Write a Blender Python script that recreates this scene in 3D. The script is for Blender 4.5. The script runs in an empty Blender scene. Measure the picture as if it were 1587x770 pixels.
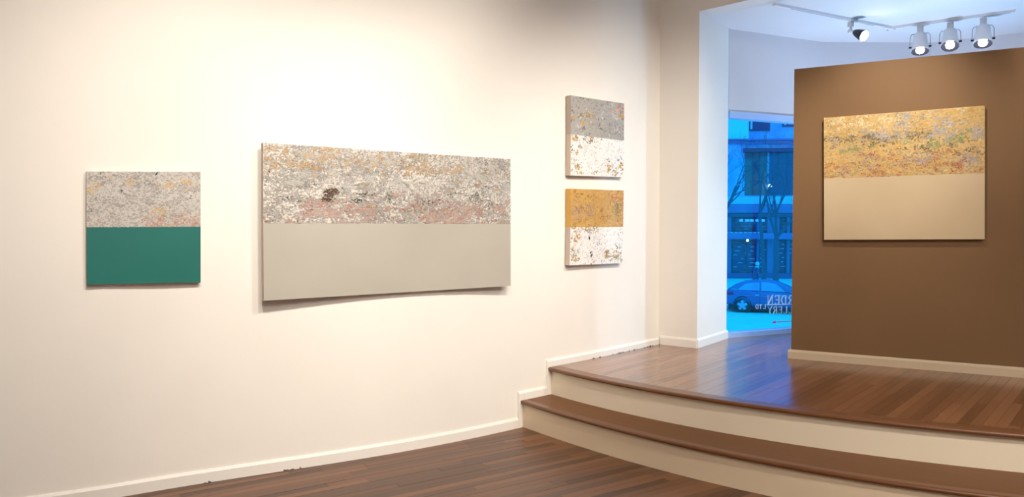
import bpy, bmesh, math, random
import numpy as np
from mathutils import Vector, Matrix

# ------------------------------------------------------------------ camera, world, lights
F = 1200.0; EYE = 1.5; PITCH = math.atan(38 / 1200)
sc = bpy.context.scene
COL = sc.collection
cam_d = bpy.data.cameras.new('camera'); cam = bpy.data.objects.new('camera', cam_d); COL.objects.link(cam)
cam_d.sensor_width = 36; cam_d.lens = 36 * F / 1587; cam_d.clip_end = 500; cam_d.clip_start = .05
cam.location = (0, 0, EYE); cam.rotation_euler = (math.pi / 2 - PITCH, 0, 0)
sc.camera = cam

w = bpy.data.worlds.new('world'); sc.world = w; w.use_nodes = True
nt = w.node_tree; nt.nodes.clear()
wo = nt.nodes.new('ShaderNodeOutputWorld'); wb = nt.nodes.new('ShaderNodeBackground')
wr = nt.nodes.new('ShaderNodeValToRGB'); wt = nt.nodes.new('ShaderNodeTexCoord'); ws = nt.nodes.new('ShaderNodeSeparateXYZ')
nt.links.new(wt.outputs['Generated'], ws.inputs[0]); nt.links.new(ws.outputs['Z'], wr.inputs[0])
nt.links.new(wr.outputs[0], wb.inputs[0]); nt.links.new(wb.outputs[0], wo.inputs[0])
wr.color_ramp.elements[0].position = 0.0; wr.color_ramp.elements[0].color = (.03, .58, 1, 1)
wr.color_ramp.elements[1].position = 1.0; wr.color_ramp.elements[1].color = (.02, .36, 1, 1)
wb.inputs[1].default_value = 1.75

sc.view_settings.view_transform = 'Standard'; sc.view_settings.look = 'None'
sc.view_settings.gamma = 1; sc.view_settings.use_curve_mapping = False
sc.view_settings.exposure = 0.0
sc.cycles.use_denoising = True
sc.cycles.max_bounces = 8; sc.cycles.diffuse_bounces = 5; sc.cycles.glossy_bounces = 4
sc.cycles.sample_clamp_indirect = 6

WARM = (1, .915, .81)
def look(o, target):
    o.rotation_euler = (Vector(target) - Vector(o.location)).to_track_quat('-Z', 'Y').to_euler()
def spot(name, loc, tgt, watts, deg, blend=.8, size=.05, color=WARM):
    d = bpy.data.lights.new(name, 'SPOT'); o = bpy.data.objects.new(name, d); COL.objects.link(o)
    o.location = loc; look(o, tgt); d.energy = watts; d.spot_size = math.radians(deg); d.spot_blend = blend
    d.shadow_soft_size = size; d.color = color
    return o
def area(name, loc, tgt, watts, sx, sy, color=WARM):
    d = bpy.data.lights.new(name, 'AREA'); o = bpy.data.objects.new(name, d); COL.objects.link(o)
    d.shape = 'RECTANGLE'; d.size = sx; d.size_y = sy; o.location = loc; look(o, tgt); d.energy = watts; d.color = color
    return o
# track spots of the main room, aimed at the pictures on the white wall
spot('spot_small_picture', (-.65, 1.9, 3.45), (-1.95, 4.36, 1.52), 255, 72, 1, .05)
spot('spot_large_picture_a', (.30, 2.2, 3.45), (-1.15, 4.82, 1.52), 235, 72, 1, .05)
spot('spot_large_picture_b', (1.0, 2.9, 3.45), (-.30, 5.38, 1.50), 255, 72, 1, .05)
spot('spot_picture_pair', (2.35, 4.4, 3.2), (.92, 6.52, 1.60), 225, 76, 1, .05)
spot('fill_steps', (3.0, 1.2, 3.6), (2.1, 4.2, .1), 430, 84, 1, .12)  # added flood that lifts the risers and floor, not a track spot
# spots on the brown partition, in front of it
spot('spot_partition_picture', (2.25, 4.6, 3.25), (2.85, 5.88, 2.22), 165, 60, 1, .05, color=(1, .90, .76))
spot('spot_partition_right', (3.6, 3.9, 3.28), (4.15, 5.15, 2.6), 170, 62, 1, .05, color=(1, .88, .72))
# general room fill, an unseen area light added by the main ceiling
area('ceiling_fill', (1.5, -.5, 3.9), (1.5, .6, 0), 260, 5.0, 1.4, (1, .91, .80))
# cool fill lights added behind the partition to brighten the bay, no fixtures
spot('bay_fill_up', (3.45, 6.75, 1.3), (3.5, 6.9, 3.3), 165, 130, 1, .03, color=(.54, .70, 1))
spot('bay_fill_side', (3.7, 6.42, 1.35), (1.6, 6.9, 1.2), 75, 110, 1, .05, color=(.50, .76, 1))

# ------------------------------------------------------------------ helpers
def ray(x, y):
    dx = (x - 793.5) / F; dy = -(y - 385) / F
    return Vector((dx, math.cos(PITCH) + dy * math.sin(PITCH), -math.sin(PITCH) + dy * math.cos(PITCH)))
def at_z(x, y, z):
    d = ray(x, y); return Vector((0, 0, EYE)) + d * ((z - EYE) / d.z)
def at_y(x, y, Y):
    d = ray(x, y); return Vector((0, 0, EYE)) + d * (Y / d.y)
def at_plane(x, y, p, n):
    d = ray(x, y); o = Vector((0, 0, EYE)); return o + d * ((p - o).dot(n) / d.dot(n))

def link_mesh(name, verts, faces, mat=None, parent=None, smooth=False):
    me = bpy.data.meshes.new(name); me.from_pydata([tuple(v) for v in verts], [], faces); me.update()
    o = bpy.data.objects.new(name, me); COL.objects.link(o)
    if mat: me.materials.append(mat)
    if parent: o.parent = parent
    if smooth:
        for p in me.polygons: p.use_smooth = True
    return o
def link_bm(name, bm, mat=None, parent=None, smooth=False, recalc=True):
    if recalc: bmesh.ops.recalc_face_normals(bm, faces=bm.faces)
    me = bpy.data.meshes.new(name); bm.to_mesh(me); bm.free()
    o = bpy.data.objects.new(name, me); COL.objects.link(o)
    if mat: me.materials.append(mat)
    if parent: o.parent = parent
    if smooth:
        for p in me.polygons: p.use_smooth = True
    return o
def empty(name, loc=(0, 0, 0), rz=0):
    o = bpy.data.objects.new(name, None); COL.objects.link(o); o.location = loc; o.rotation_euler = (0, 0, rz)
    o.empty_display_size = .1
    return o
def tag(o, label=None, cat=None, group=None, kind=None):
    if label: o['label'] = label
    if cat: o['category'] = cat
    if group: o['group'] = group
    if kind: o['kind'] = kind
    return o
def structure(o): o['kind'] = 'structure'; return o
def bx(bm, x0, x1, y0, y1, z0, z1, M=None):
    v = [bm.verts.new(M @ Vector(c) if M else c) for c in
         [(x0, y0, z0), (x1, y0, z0), (x1, y1, z0), (x0, y1, z0), (x0, y0, z1), (x1, y0, z1), (x1, y1, z1), (x0, y1, z1)]]
    for f in [(3, 2, 1, 0), (4, 5, 6, 7), (0, 1, 5, 4), (1, 2, 6, 5), (2, 3, 7, 6), (3, 0, 4, 7)]:
        bm.faces.new([v[i] for i in f])
def bevel(bm, w, seg=2):
    bmesh.ops.bevel(bm, geom=list(bm.edges), offset=w, segments=seg, affect='EDGES', profile=.7)
def prism(bm, poly, z0, z1):
    n = len(poly)
    a = [bm.verts.new((p[0], p[1], z0)) for p in poly]; b = [bm.verts.new((p[0], p[1], z1)) for p in poly]
    for i in range(n):
        j = (i + 1) % n; bm.faces.new([a[i], a[j], b[j], b[i]])
    bm.faces.new(a[::-1]); bm.faces.new(b)
def tube(bm, pts, rad, n=10, cap=True):
    pts = [Vector(p) for p in pts]
    if not hasattr(rad, '__len__'): rad = [rad] * len(pts)
    rings = []; up = None
    for i, p in enumerate(pts):
        d = (pts[min(i + 1, len(pts) - 1)] - pts[max(i - 1, 0)]).normalized()
        if up is None:
            up = Vector((0, 0, 1)) if abs(d.z) < .9 else Vector((1, 0, 0))
        a = d.cross(up).normalized(); b = a.cross(d).normalized(); up = b
        rings.append([bm.verts.new(p + rad[i] * (math.cos(t) * a + math.sin(t) * b)) for t in [2 * math.pi * k / n for k in range(n)]])
    for r0, r1 in zip(rings, rings[1:]):
        for k in range(n): bm.faces.new([r0[k], r0[(k + 1) % n], r1[(k + 1) % n], r1[k]])
    if cap and n > 2: bm.faces.new(rings[0][::-1]); bm.faces.new(rings[-1])
def lathe(bm, prof, M=Matrix(), n=28, cap0=False, cap1=False):
    rings = []
    for r, z in prof:
        rings.append([bm.verts.new(M @ Vector((r * math.cos(2 * math.pi * k / n), r * math.sin(2 * math.pi * k / n), z))) for k in range(n)])
    for a, b in zip(rings, rings[1:]):
        for k in range(n): bm.faces.new([a[k], a[(k + 1) % n], b[(k + 1) % n], b[k]])
    if cap0: bm.faces.new(rings[0][::-1])
    if cap1: bm.faces.new(rings[-1])

# ------------------------------------------------------------------ materials
def mat(name, color=(.5, .5, .5), rough=.5, metal=0, spec=.5, emit=None, estr=0):
    m = bpy.data.materials.new(name); m.use_nodes = True
    b = m.node_tree.nodes['Principled BSDF']
    b.inputs['Base Color'].default_value = (*color, 1); b.inputs['Roughness'].default_value = rough
    b.inputs['Metallic'].default_value = metal; b.inputs['Specular IOR Level'].default_value = spec
    if emit: b.inputs['Emission Color'].default_value = (*emit, 1); b.inputs['Emission Strength'].default_value = estr
    return m
def N(m, t, **kw):
    n = m.node_tree.nodes.new(t)
    for k, v in kw.items(): setattr(n, k, v)
    return n
def L(m, a, b): m.node_tree.links.new(a, b)
def noise_mix(m, c1, c2, scale=3, detail=4, lo=.35, hi=.65, coord='Object', stretch=(1, 1, 1), bump=0, bump_scale=60, dist=.02):
    b = m.node_tree.nodes['Principled BSDF']
    tc = N(m, 'ShaderNodeTexCoord'); mp = N(m, 'ShaderNodeMapping'); mp.inputs['Scale'].default_value = stretch
    nz = N(m, 'ShaderNodeTexNoise'); nz.inputs['Scale'].default_value = scale; nz.inputs['Detail'].default_value = detail
    cr = N(m, 'ShaderNodeValToRGB')
    cr.color_ramp.elements[0].position = lo; cr.color_ramp.elements[0].color = (*c1, 1)
    cr.color_ramp.elements[1].position = hi; cr.color_ramp.elements[1].color = (*c2, 1)
    L(m, tc.outputs[coord], mp.inputs[0]); L(m, mp.outputs[0], nz.inputs['Vector']); L(m, nz.outputs['Fac'], cr.inputs[0])
    L(m, cr.outputs[0], b.inputs['Base Color'])
    if bump:
        n2 = N(m, 'ShaderNodeTexNoise'); n2.inputs['Scale'].default_value = bump_scale; n2.inputs['Detail'].default_value = 3
        bp = N(m, 'ShaderNodeBump'); bp.inputs['Strength'].default_value = bump; bp.inputs['Distance'].default_value = dist
        L(m, mp.outputs[0], n2.inputs['Vector']); L(m, n2.outputs['Fac'], bp.inputs['Height']); L(m, bp.outputs[0], b.inputs['Normal'])
    return m
def plaster(name, c, var=.03, rough=.7):
    m = mat(name, c, rough, spec=.25)
    return noise_mix(m, tuple(x * (1 - var) for x in c), c, scale=1.6, detail=5, bump=.12, bump_scale=14, dist=.01)
M_WALL = plaster('white_plaster', (.87, .835, .78))
M_BASE = plaster('white_gloss_paint', (.86, .83, .775), .02, .4)
M_CEIL = plaster('ceiling_paint', (.82, .82, .83))
M_BROWN = plaster('brown_wall_paint', (.205, .115, .054), .04, .6)
M_BROWN_BASE = plaster('tan_baseboard_paint', (.62, .50, .36), .03, .45)
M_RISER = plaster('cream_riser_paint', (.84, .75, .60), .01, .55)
M_RISER_LOW = plaster('lower_riser_tan', (.76, .63, .46), .01, .55)  # lower riser in a darker tone than the upper one

def wood(name, dark, light, angle, rough=.28, island=True, fine=1.0):
    m = mat(name, dark, rough, spec=.5)
    b = m.node_tree.nodes['Principled BSDF']
    tc = N(m, 'ShaderNodeTexCoord'); mp = N(m, 'ShaderNodeMapping'); mp.inputs['Rotation'].default_value = (0, 0, -angle)
    mp2 = N(m, 'ShaderNodeMapping'); mp2.inputs['Scale'].default_value = (1.6, 22 * fine, 4)
    L(m, tc.outputs['Object'], mp.inputs[0]); L(m, mp.outputs[0], mp2.inputs[0])
    oi = N(m, 'ShaderNodeObjectInfo'); gi = N(m, 'ShaderNodeNewGeometry')
    ad = N(m, 'ShaderNodeMath', operation='ADD'); L(m, oi.outputs['Random'], ad.inputs[0]); L(m, gi.outputs['Random Per Island'], ad.inputs[1])
    fr = N(m, 'ShaderNodeMath', operation='FRACT'); L(m, ad.outputs[0], fr.inputs[0])
    va = N(m, 'ShaderNodeVectorMath', operation='ADD'); mu = N(m, 'ShaderNodeMath', operation='MULTIPLY'); mu.inputs[1].default_value = 37
    L(m, fr.outputs[0], mu.inputs[0]); L(m, mp2.outputs[0], va.inputs[0]); L(m, mu.outputs[0], va.inputs[1])
    nz = N(m, 'ShaderNodeTexNoise'); nz.inputs['Scale'].default_value = 1.5; nz.inputs['Detail'].default_value = 6; nz.inputs['Distortion'].default_value = .6
    L(m, va.outputs[0], nz.inputs['Vector'])
    # tone = 0.62*board random + 0.38*grain
    m1 = N(m, 'ShaderNodeMath', operation='MULTIPLY'); m1.inputs[1].default_value = .72; L(m, fr.outputs[0], m1.inputs[0])
    m2 = N(m, 'ShaderNodeMath', operation='MULTIPLY_ADD'); m2.inputs[1].default_value = .42; L(m, nz.outputs['Fac'], m2.inputs[0]); L(m, m1.outputs[0], m2.inputs[2])
    cr = N(m, 'ShaderNodeValToRGB')
    cr.color_ramp.elements[0].position = .22; cr.color_ramp.elements[0].color = (*dark, 1)
    cr.color_ramp.elements[1].position = 1.0; cr.color_ramp.elements[1].color = (*light, 1)
    L(m, m2.outputs[0], cr.inputs[0]); L(m, cr.outputs[0], b.inputs['Base Color'])
    rr = N(m, 'ShaderNodeMapRange'); rr.inputs['To Min'].default_value = rough - .06; rr.inputs['To Max'].default_value = rough + .1
    L(m, nz.outputs['Fac'], rr.inputs[0]); L(m, rr.outputs[0], b.inputs['Roughness'])
    bp = N(m, 'ShaderNodeBump'); bp.inputs['Strength'].default_value = .08; bp.inputs['Distance'].default_value = .002
    L(m, nz.outputs['Fac'], bp.inputs['Height']); L(m, bp.outputs[0], b.inputs['Normal'])
    return m
A_MAIN = math.radians(34); A_PLAT = math.radians(50.5)
M_FLOOR = wood('main_floor_oak', (.070, .026, .009), (.205, .086, .036), A_MAIN, .34)
M_PLAT = wood('platform_oak', (.14, .048, .016), (.33, .138, .058), A_PLAT, .22)
for _k, _v in (('Coat Weight', .4), ('Coat Roughness', .16)): M_PLAT.node_tree.nodes['Principled BSDF'].inputs[_k].default_value = _v
M_TREAD = wood('tread_oak', (.135, .050, .012), (.215, .088, .022), math.radians(-38), .5, fine=.8)
M_NOSE = wood('nosing_oak', (.085, .028, .009), (.19, .075, .028), math.radians(-38), .3)
M_JOINT = mat('dark_floor_joint', (.012, .006, .004), .8)

# ------------------------------------------------------------------ the plan of the room
WPTS = np.array([(-2.179, 4.217), (-1.926, 4.369), (-1.65, 4.523), (-1.322, 4.713), (-.968, 4.93), (-.582, 5.183), (-.155, 5.497),
                 (.084, 5.687), (.30, 5.885), (.654, 6.275), (1.0, 6.65), (1.334, 7.005)])
WC = np.polyfit(WPTS[:, 0], WPTS[:, 1], 4)
XL = -2.2
def wall_y(x):
    if x < XL: return float(np.polyval(WC, XL) + (x - XL) * .56)
    return float(np.polyval(WC, x))
def wall_p(x, off=0.0):
    """point of the left wall face at plan x, moved off metres into the room"""
    e = .02; t = Vector((2 * e, wall_y(x + e) - wall_y(x - e))).normalized(); n = Vector((t.y, -t.x))
    return Vector((x, wall_y(x))) + n * off
PZ, TZ = .41, .20
CORNER = Vector((1.334, 7.005)); COL_A = Vector((1.623, 6.767)); COL_B = Vector((2.040, 7.342))
ZB, ZM, ZH = 3.34, 3.95, 2.505         # bay ceiling, main ceiling, window head
XEND = 7.0
BEAM_DIR = Vector((.69, -.7238))
t_ = (XEND - COL_A.x) / BEAM_DIR.x
BEAM_END = COL_A + BEAM_DIR * t_
BAY = [Vector((2.052, 7.372)), Vector((3.15, 7.90)), Vector((4.25, 7.92)), Vector((5.35, 7.25)), Vector((6.4, 6.0)), Vector((XEND, 4.6))]

# step outlines: radius about one centre as a smooth function of angle
CC = Vector((4.46, 8.718))
def polar(points):
    a = []
    for p in points:
        v = Vector(p) - CC; a.append((math.atan2(v.y, v.x) % (2 * math.pi), v.length))
    return np.array(a)
R1P = [(.09, 5.68), (.12, 5.61), (.34, 5.32), (.61, 5.01), (.87, 4.73), (1.15, 4.46), (1.43, 4.21)]
N1P = [(.61, 4.97), (1.07, 4.45), (1.47, 4.17), (1.78, 3.96), (2.33, 3.66)]
pr1 = polar(R1P); pn1 = polar(N1P); pn1[:, 1] -= .022
allp = np.vstack([pr1, pn1]); R1C = np.polyfit(allp[:, 0], allp[:, 1], 3); A1MAX = pn1[-1, 0]
S1 = np.polyval(np.polyder(R1C), A1MAX)
def r_low(a):
    if a <= A1MAX: return float(np.polyval(R1C, a))
    d = a - A1MAX; k = min(d, .5)
    return float(np.polyval(R1C, A1MAX)) + S1 * (k - k * k)          # slope eases out to a plain arc
def r_up(a): return 5.035
def arc(rf, off, a0, a1, n=72):
    return [CC + Vector((math.cos(a), math.sin(a))) * (rf(a) + off) for a in np.linspace(a0, a1, n)]
def meet(rf, off):
    """angle at which the outline meets the left wall"""
    best = None
    for a in np.linspace(math.radians(200), math.radians(235), 3000):
        p = CC + Vector((math.cos(a), math.sin(a))) * (rf(a) + off)
        g = abs(p.y - wall_y(p.x))
        if best is None or g < best[0]: best = (g, a)
    return best[1]
def a_end(rf, off):
    for a in np.linspace(math.radians(270), math.radians(345), 1500):
        p = CC + Vector((math.cos(a), math.sin(a))) * (rf(a) + off)
        if p.x >= XEND - .01: return a
    return math.radians(330)

# ------------------------------------------------------------------ walls, ceilings
def strip_wall(name, pts, z0, z1, mt, thick, side=1, parent=None, smooth=False):
    """wall along a plan polyline; visible face on pts, body behind it"""
    P = [Vector(p) for p in pts]; n = len(P); back = []
    for i, p in enumerate(P):
        t = (P[min(i + 1, n - 1)] - P[max(i - 1, 0)]).normalized(); nn = Vector((-t.y, t.x)) * side
        back.append(p + nn * thick)
    V, Fc = [], []
    for q in (P, back):
        for p in q: V += [(p.x, p.y, z0), (p.x, p.y, z1)]
    o = 2 * n
    for i in range(n - 1):
        Fc.append((2 * i, 2 * i + 2, 2 * i + 3, 2 * i + 1)); Fc.append((o + 2 * i, o + 2 * i + 1, o + 2 * i + 3, o + 2 * i + 2))
    k = len(V)
    for q in (P, back):
        for p in q: V += [(p.x, p.y, z0), (p.x, p.y, z1)]
    for i in range(n - 1):
        Fc.append((k + 2 * i + 1, k + 2 * i + 3, k + o + 2 * i + 3, k + o + 2 * i + 1))
        Fc.append((k + 2 * i, k + o + 2 * i, k + o + 2 * i + 2, k + 2 * i + 2))
    Fc.append((k, k + 1, k + o + 1, k + o)); e = 2 * n - 2
    Fc.append((k + e, k + o + e, k + o + e + 1, k + e + 1))
    ob = link_mesh(name, V, Fc, mt, parent)
    if smooth:
        for i, p in enumerate(ob.data.polygons): p.use_smooth = i < 2 * (n - 1)
    return ob
wxs = list(np.linspace(-5.5, XL, 12)) + list(np.linspace(XL, CORNER.x, 60))[1:]
wall_left = structure(strip_wall('wall_left', [(x, wall_y(x)) for x in wxs], 0, ZM + .1, M_WALL, .25, 1, smooth=True))
# the pier at the bay opening
bm = bmesh.new(); nrm = (CORNER - COL_A).normalized()
ext = Vector((-.62, .78)) * .3
prism(bm, [CORNER, COL_A, COL_B, COL_B + Vector((-.30, .30)), CORNER + Vector((-.18, .16))], PZ - .3, ZB)
wall_pier = structure(link_bm('wall_pier', bm, M_WALL))
# dropped wall above the bay opening
bp0 = CORNER + Vector((-.05, .05))
structure(strip_wall('wall_bulkhead', [bp0, COL_A, BEAM_END], ZB, ZM + .1, M_WALL, .2, 1))
# ceilings
bm = bmesh.new()
_t = (BEAM_END - bp0).normalized()
def behind(p, t): return p + Vector((-t.y, t.x)) * .2
_ta = (COL_A - bp0).normalized(); _tc_ = (BEAM_END - bp0).normalized()
bay_poly = [behind(bp0, _ta), behind(COL_A, _tc_), Vector((XEND, behind(BEAM_END, (BEAM_END - COL_A).normalized()).y)), Vector((XEND, BAY[-1].y)), *[b + Vector((0, .12)) for b in BAY[::-1][1:]], COL_B + Vector((-.1, .12))]
prism(bm, bay_poly, ZB, ZB + .12); structure(link_bm('ceiling_bay', bm, M_CEIL))
BY = -3.2; wl = (-5.5, wall_y(-5.5))
bm = bmesh.new()
prism(bm, [(wl[0], wl[1]), (wl[0], BY), (XEND, BY), (XEND, BEAM_END.y), *[(p.x, p.y) for p in (COL_A, CORNER)], *[(x, wall_y(x)) for x in np.linspace(CORNER.x, -5.5, 30)[1:-1]]], ZM, ZM + .12)
structure(link_bm('ceiling', bm, M_CEIL))
bm = bmesh.new(); bx(bm, -5.7, XEND + .2, BY - .2, BY, 0, ZM); structure(link_bm('wall_back', bm, M_WALL))
bm = bmesh.new(); bx(bm, -5.7, -5.5, BY, wl[1], 0, ZM); structure(link_bm('wall_far_left', bm, M_WALL))
bm = bmesh.new(); bx(bm, XEND, XEND + .2, BY, BAY[-1].y, 0, ZM); structure(link_bm('wall_right', bm, M_WALL))

# glass shared by every window
M_GLASS = bpy.data.materials.new('window_glass'); M_GLASS.use_nodes = True
g = M_GLASS.node_tree; g.nodes.clear()
go = g.nodes.new('ShaderNodeOutputMaterial'); gm = g.nodes.new('ShaderNodeMixShader'); gt = g.nodes.new('ShaderNodeBsdfTransparent')
gg = g.nodes.new('ShaderNodeBsdfGlossy'); gf = g.nodes.new('ShaderNodeFresnel'); gf.inputs[0].default_value = 1.45
gt.inputs[0].default_value = (.90, .96, 1, 1); gg.inputs['Roughness'].default_value = 0.0
gb = g.nodes.new('ShaderNodeNewGeometry'); gi_ = g.nodes.new('ShaderNodeMapRange')      # same mirror share on both faces of the pane
gi_.inputs['To Min'].default_value = 1.45; gi_.inputs['To Max'].default_value = 1 / 1.45
g.links.new(gb.outputs['Backfacing'], gi_.inputs[0]); g.links.new(gi_.outputs[0], gf.inputs[0])
g.links.new(gf.outputs[0], gm.inputs[0]); g.links.new(gt.outputs[0], gm.inputs[1]); g.links.new(gg.outputs[0], gm.inputs[2]); g.links.new(gm.outputs[0], go.inputs[0])
M_FRAME = mat('window_frame_paint', (.42, .60, .95), .4)
M_SILL = mat('window_sill_paint', (.36, .52, .85), .4)
M_BAYW = plaster('bay_wall_paint', (.72, .71, .735))
for i in range(5):
    a, b = BAY[i], BAY[i + 1]; t = (b - a).normalized(); nn = Vector((-t.y, t.x)); Ln = (b - a).length
    Mx = Matrix.Translation((a.x, a.y, 0)) @ Matrix(((t.x, nn.x, 0, 0), (t.y, nn.y, 0, 0), (0, 0, 1, 0), (0, 0, 0, 1)))
    bm = bmesh.new(); bx(bm, -.0, Ln, 0, .14, ZH + .05, ZB, Mx); bx(bm, 0, Ln, 0.0, .14, -.3, PZ, Mx)
    structure(link_bm('wall_bay' + ('' if not i else '_%d' % i), bm, M_BAYW))
    wroot = structure(empty('window_%d' % (i + 1)))
    bm = bmesh.new(); bx(bm, 0, Ln, -.02, .10, ZH, ZH + .062, Mx); link_bm('window_head', bm, M_FRAME, wroot)
    bm = bmesh.new(); bx(bm, 0, Ln, -.015, .12, PZ, PZ + .045, Mx); link_bm('window_sill', bm, M_SILL, wroot)
    if i:
        bm = bmesh.new(); bx(bm, -.03, .03, .02, .09, PZ + .045, ZH, Mx); link_bm('window_post', bm, M_FRAME, wroot)
    bm = bmesh.new(); bx(bm, 0, Ln, .055, .061, PZ + .045, ZH, Mx)
    link_bm('pane', bm, M_GLASS, wroot)
    if i == 0: WIN_M = Mx

# ------------------------------------------------------------------ plank fields
def clip(poly, quad):
    out = list(poly)
    for i in range(4):
        a, b = quad[i], quad[(i + 1) % 4]; e = b - a; inp, out = out, []
        if not inp: return []
        def s(p): return e.x * (p.y - a.y) - e.y * (p.x - a.x)
        for j in range(len(inp)):
            p, q = inp[j], inp[(j + 1) % len(inp)]; sp, sq = s(p), s(q)
            if sp >= 0: out.append(p)
            if (sp >= 0) != (sq >= 0): out.append(p + (q - p) * (sp / (sp - sq)))
    cl = []
    for p in out:
        if not cl or (p - cl[-1]).length > 1e-4: cl.append(p)
    if len(cl) > 2 and (cl[0] - cl[-1]).length < 1e-4: cl.pop()
    return cl
def area2(p): return abs(sum(p[i].x * p[(i + 1) % len(p)].y - p[(i + 1) % len(p)].x * p[i].y for i in range(len(p)))) / 2
def in_view(c, z):
    d = Vector((c.x, c.y, z)) - Vector((0, 0, EYE))
    if c.y < .5: return 0
    px = 793.5 + F * c.x / c.y; py = 347 - F * (z - EYE) / c.y
    return 1 if -60 < px < 1640 and py < 830 else 0
def planks(parent, region, ang, width, z, mt, seed, lens=(.45, 1.5), gap=.0012, most=290, th=.018):
    rng = random.Random(seed)
    t = Vector((math.cos(ang), math.sin(ang))); n = Vector((-t.y, t.x))
    us = [p.dot(t) for p in region]; vs = [p.dot(n) for p in region]
    items = []; v = math.floor(min(vs) / width) * width
    while v < max(vs):
        u = min(us) - rng.uniform(0, 1.2)
        while u < max(us):
            l = rng.uniform(*lens)
            q = [t * a + n * b for a, b in ((u + gap / 2, v + gap / 2), (u + l - gap / 2, v + gap / 2), (u + l - gap / 2, v + width - gap / 2), (u + gap / 2, v + width - gap / 2))]
            c = clip(region, q)
            if len(c) > 2 and area2(c) > .0006:
                m = sum(c, Vector((0, 0))) / len(c); items.append((in_view(m, z), -m.length, c, rng.uniform(-.0004, .0004)))
            u += l
        v += width
    items.sort(key=lambda i: (-i[0], -i[1]))
    print('planks', parent.name, len(items), sum(i[0] for i in items))
    for k, it in enumerate(items[:most]):
        bm = bmesh.new(); prism(bm, it[2], z - th, z + it[3]); link_bm('plank', bm, mt, parent)
    bm = bmesh.new()
    for it in items[most:]: prism(bm, it[2], z - th, z + it[3])
    if len(items) > most: tag(link_bm('distant_planks', bm, mt, parent), kind='stuff')

# main floor
floor = structure(empty('floor'))
a1m = meet(r_low, 0.0); a1e = a_end(r_low, 0)
low = arc(r_low, 0, a1m, a1e)
main_poly = [Vector((x, wall_y(x))) for x in np.linspace(-5.5, low[0].x, 40)][:-1] + [p for p in low] + [Vector((XEND, BY)), Vector((-5.5, BY))]
bm = bmesh.new(); bx(bm, -5.6, XEND, BY, 8.3, -.2, -.018); link_bm('subfloor', bm, M_JOINT, floor)
vis_poly = [p for p in main_poly[:-2]]
vis_poly = clip(main_poly[::-1], [Vector((-5.6, 1.8)), Vector((5, 1.8)), Vector((5, 9)), Vector((-5.6, 9))])
rest_poly = clip(main_poly[::-1], [Vector((-5.6, -4)), Vector((8, -4)), Vector((8, 1.8)), Vector((-5.6, 1.8))])
planks(floor, vis_poly, A_MAIN, .057, 0, M_FLOOR, 3, most=290)
bm = bmesh.new(); prism(bm, rest_poly, -.018, -.0005)
link_bm('floor_boards_behind', bm, M_FLOOR, floor)
bm = bmesh.new(); prism(bm, clip(main_poly[::-1], [Vector((5, 1.8)), Vector((8, 1.8)), Vector((8, 9)), Vector((5, 9))]), -.018, -.0005)
link_bm('floor_boards_right', bm, M_FLOOR, floor)

# raised platform with two curved steps
plat = structure(empty('raised_platform'))
def ribbon(name, out_pts, in_pts, z0, z1, mt, parent, smooth=True):
    bm = bmesh.new(); n = len(out_pts)
    rows = [[bm.verts.new((p.x, p.y, z)) for p in pp] for pp, z in ((out_pts, z0), (out_pts, z1), (in_pts, z1), (in_pts, z0))]
    for k in range(4):
        a, b = rows[k], rows[(k + 1) % 4]
        for i in range(n - 1): bm.faces.new([a[i], a[i + 1], b[i + 1], b[i]])
    for s in (0, -1): bm.faces.new([rows[k][s] for k in (range(4) if s else range(3, -1, -1))])
    return link_bm(name, bm, mt, parent)
def nosing(name, rf, a0, a1, over, depth, ztop, th, mt, parent):
    """board with a rounded front edge following the outline"""
    bm = bmesh.new(); prof = []
    r = th / 2
    for k in range(9):
        t = math.pi / 2 - math.pi * k / 8; prof.append((over - r + r * math.cos(t), ztop - r + r * math.sin(t)))
    prof = [(-depth, ztop)] + prof + [(-depth, ztop - th)]
    A = np.linspace(a0, a1, 90)
    grid = [[bm.verts.new((*(CC + Vector((math.cos(a), math.sin(a))) * (rf(a) + o)), z)) for a in A] for o, z in prof]
    m = len(prof)
    for k in range(m):
        x, y = grid[k], grid[(k + 1) % m]
        for i in range(len(A) - 1):
            f = bm.faces.new([x[i], y[i], y[i + 1], x[i + 1]]); f.smooth = 0 < k < m - 2
    bm.faces.new([g_[0] for g_ in grid]); bm.faces.new([g_[-1] for g_ in grid][::-1])
    return link_bm(name, bm, mt, parent)
a2m = meet(r_up, 0); a2e = a_end(r_up, 0)
ribbon('riser', arc(r_low, 0, a1m, a1e), arc(r_low, -.02, a1m, a1e), -.018, TZ - .026, M_RISER_LOW, plat)['label'] = 'darker tan curved lower riser'
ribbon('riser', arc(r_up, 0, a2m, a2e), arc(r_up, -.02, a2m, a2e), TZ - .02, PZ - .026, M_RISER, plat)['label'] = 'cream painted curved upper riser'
am = meet(r_low, -.05)
ribbon('tread', arc(r_low, -.03, am + .004, a1e), arc(r_up, -.05, a2m, a2e), TZ - .026, TZ, M_TREAD, plat)
nosing('nosing', r_low, meet(r_low, .0) - .0005, a1e, .024, .035, TZ + .0005, .027, M_NOSE, plat)
nosing('nosing', r_up, meet(r_up, .0) - .0005, a2e, .035, .075, PZ + .0005, .027, M_NOSE, plat)
pe = arc(r_up, -.077, meet(r_up, -.077), a2e, 60)
bay_in = [b + Vector((0, 0)) for b in BAY]
plat_poly = pe + [Vector((XEND, BAY[-1].y))] + bay_in[::-1][1:] + [COL_B, COL_A, CORNER] + [Vector((x, wall_y(x))) for x in np.linspace(CORNER.x, pe[0].x, 20)[1:-1]]
bm = bmesh.new(); prism(bm, [CC + (p - CC) * .985 for p in plat_poly], -.01, PZ - .019); link_bm('platform_core', bm, M_JOINT, plat)
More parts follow.
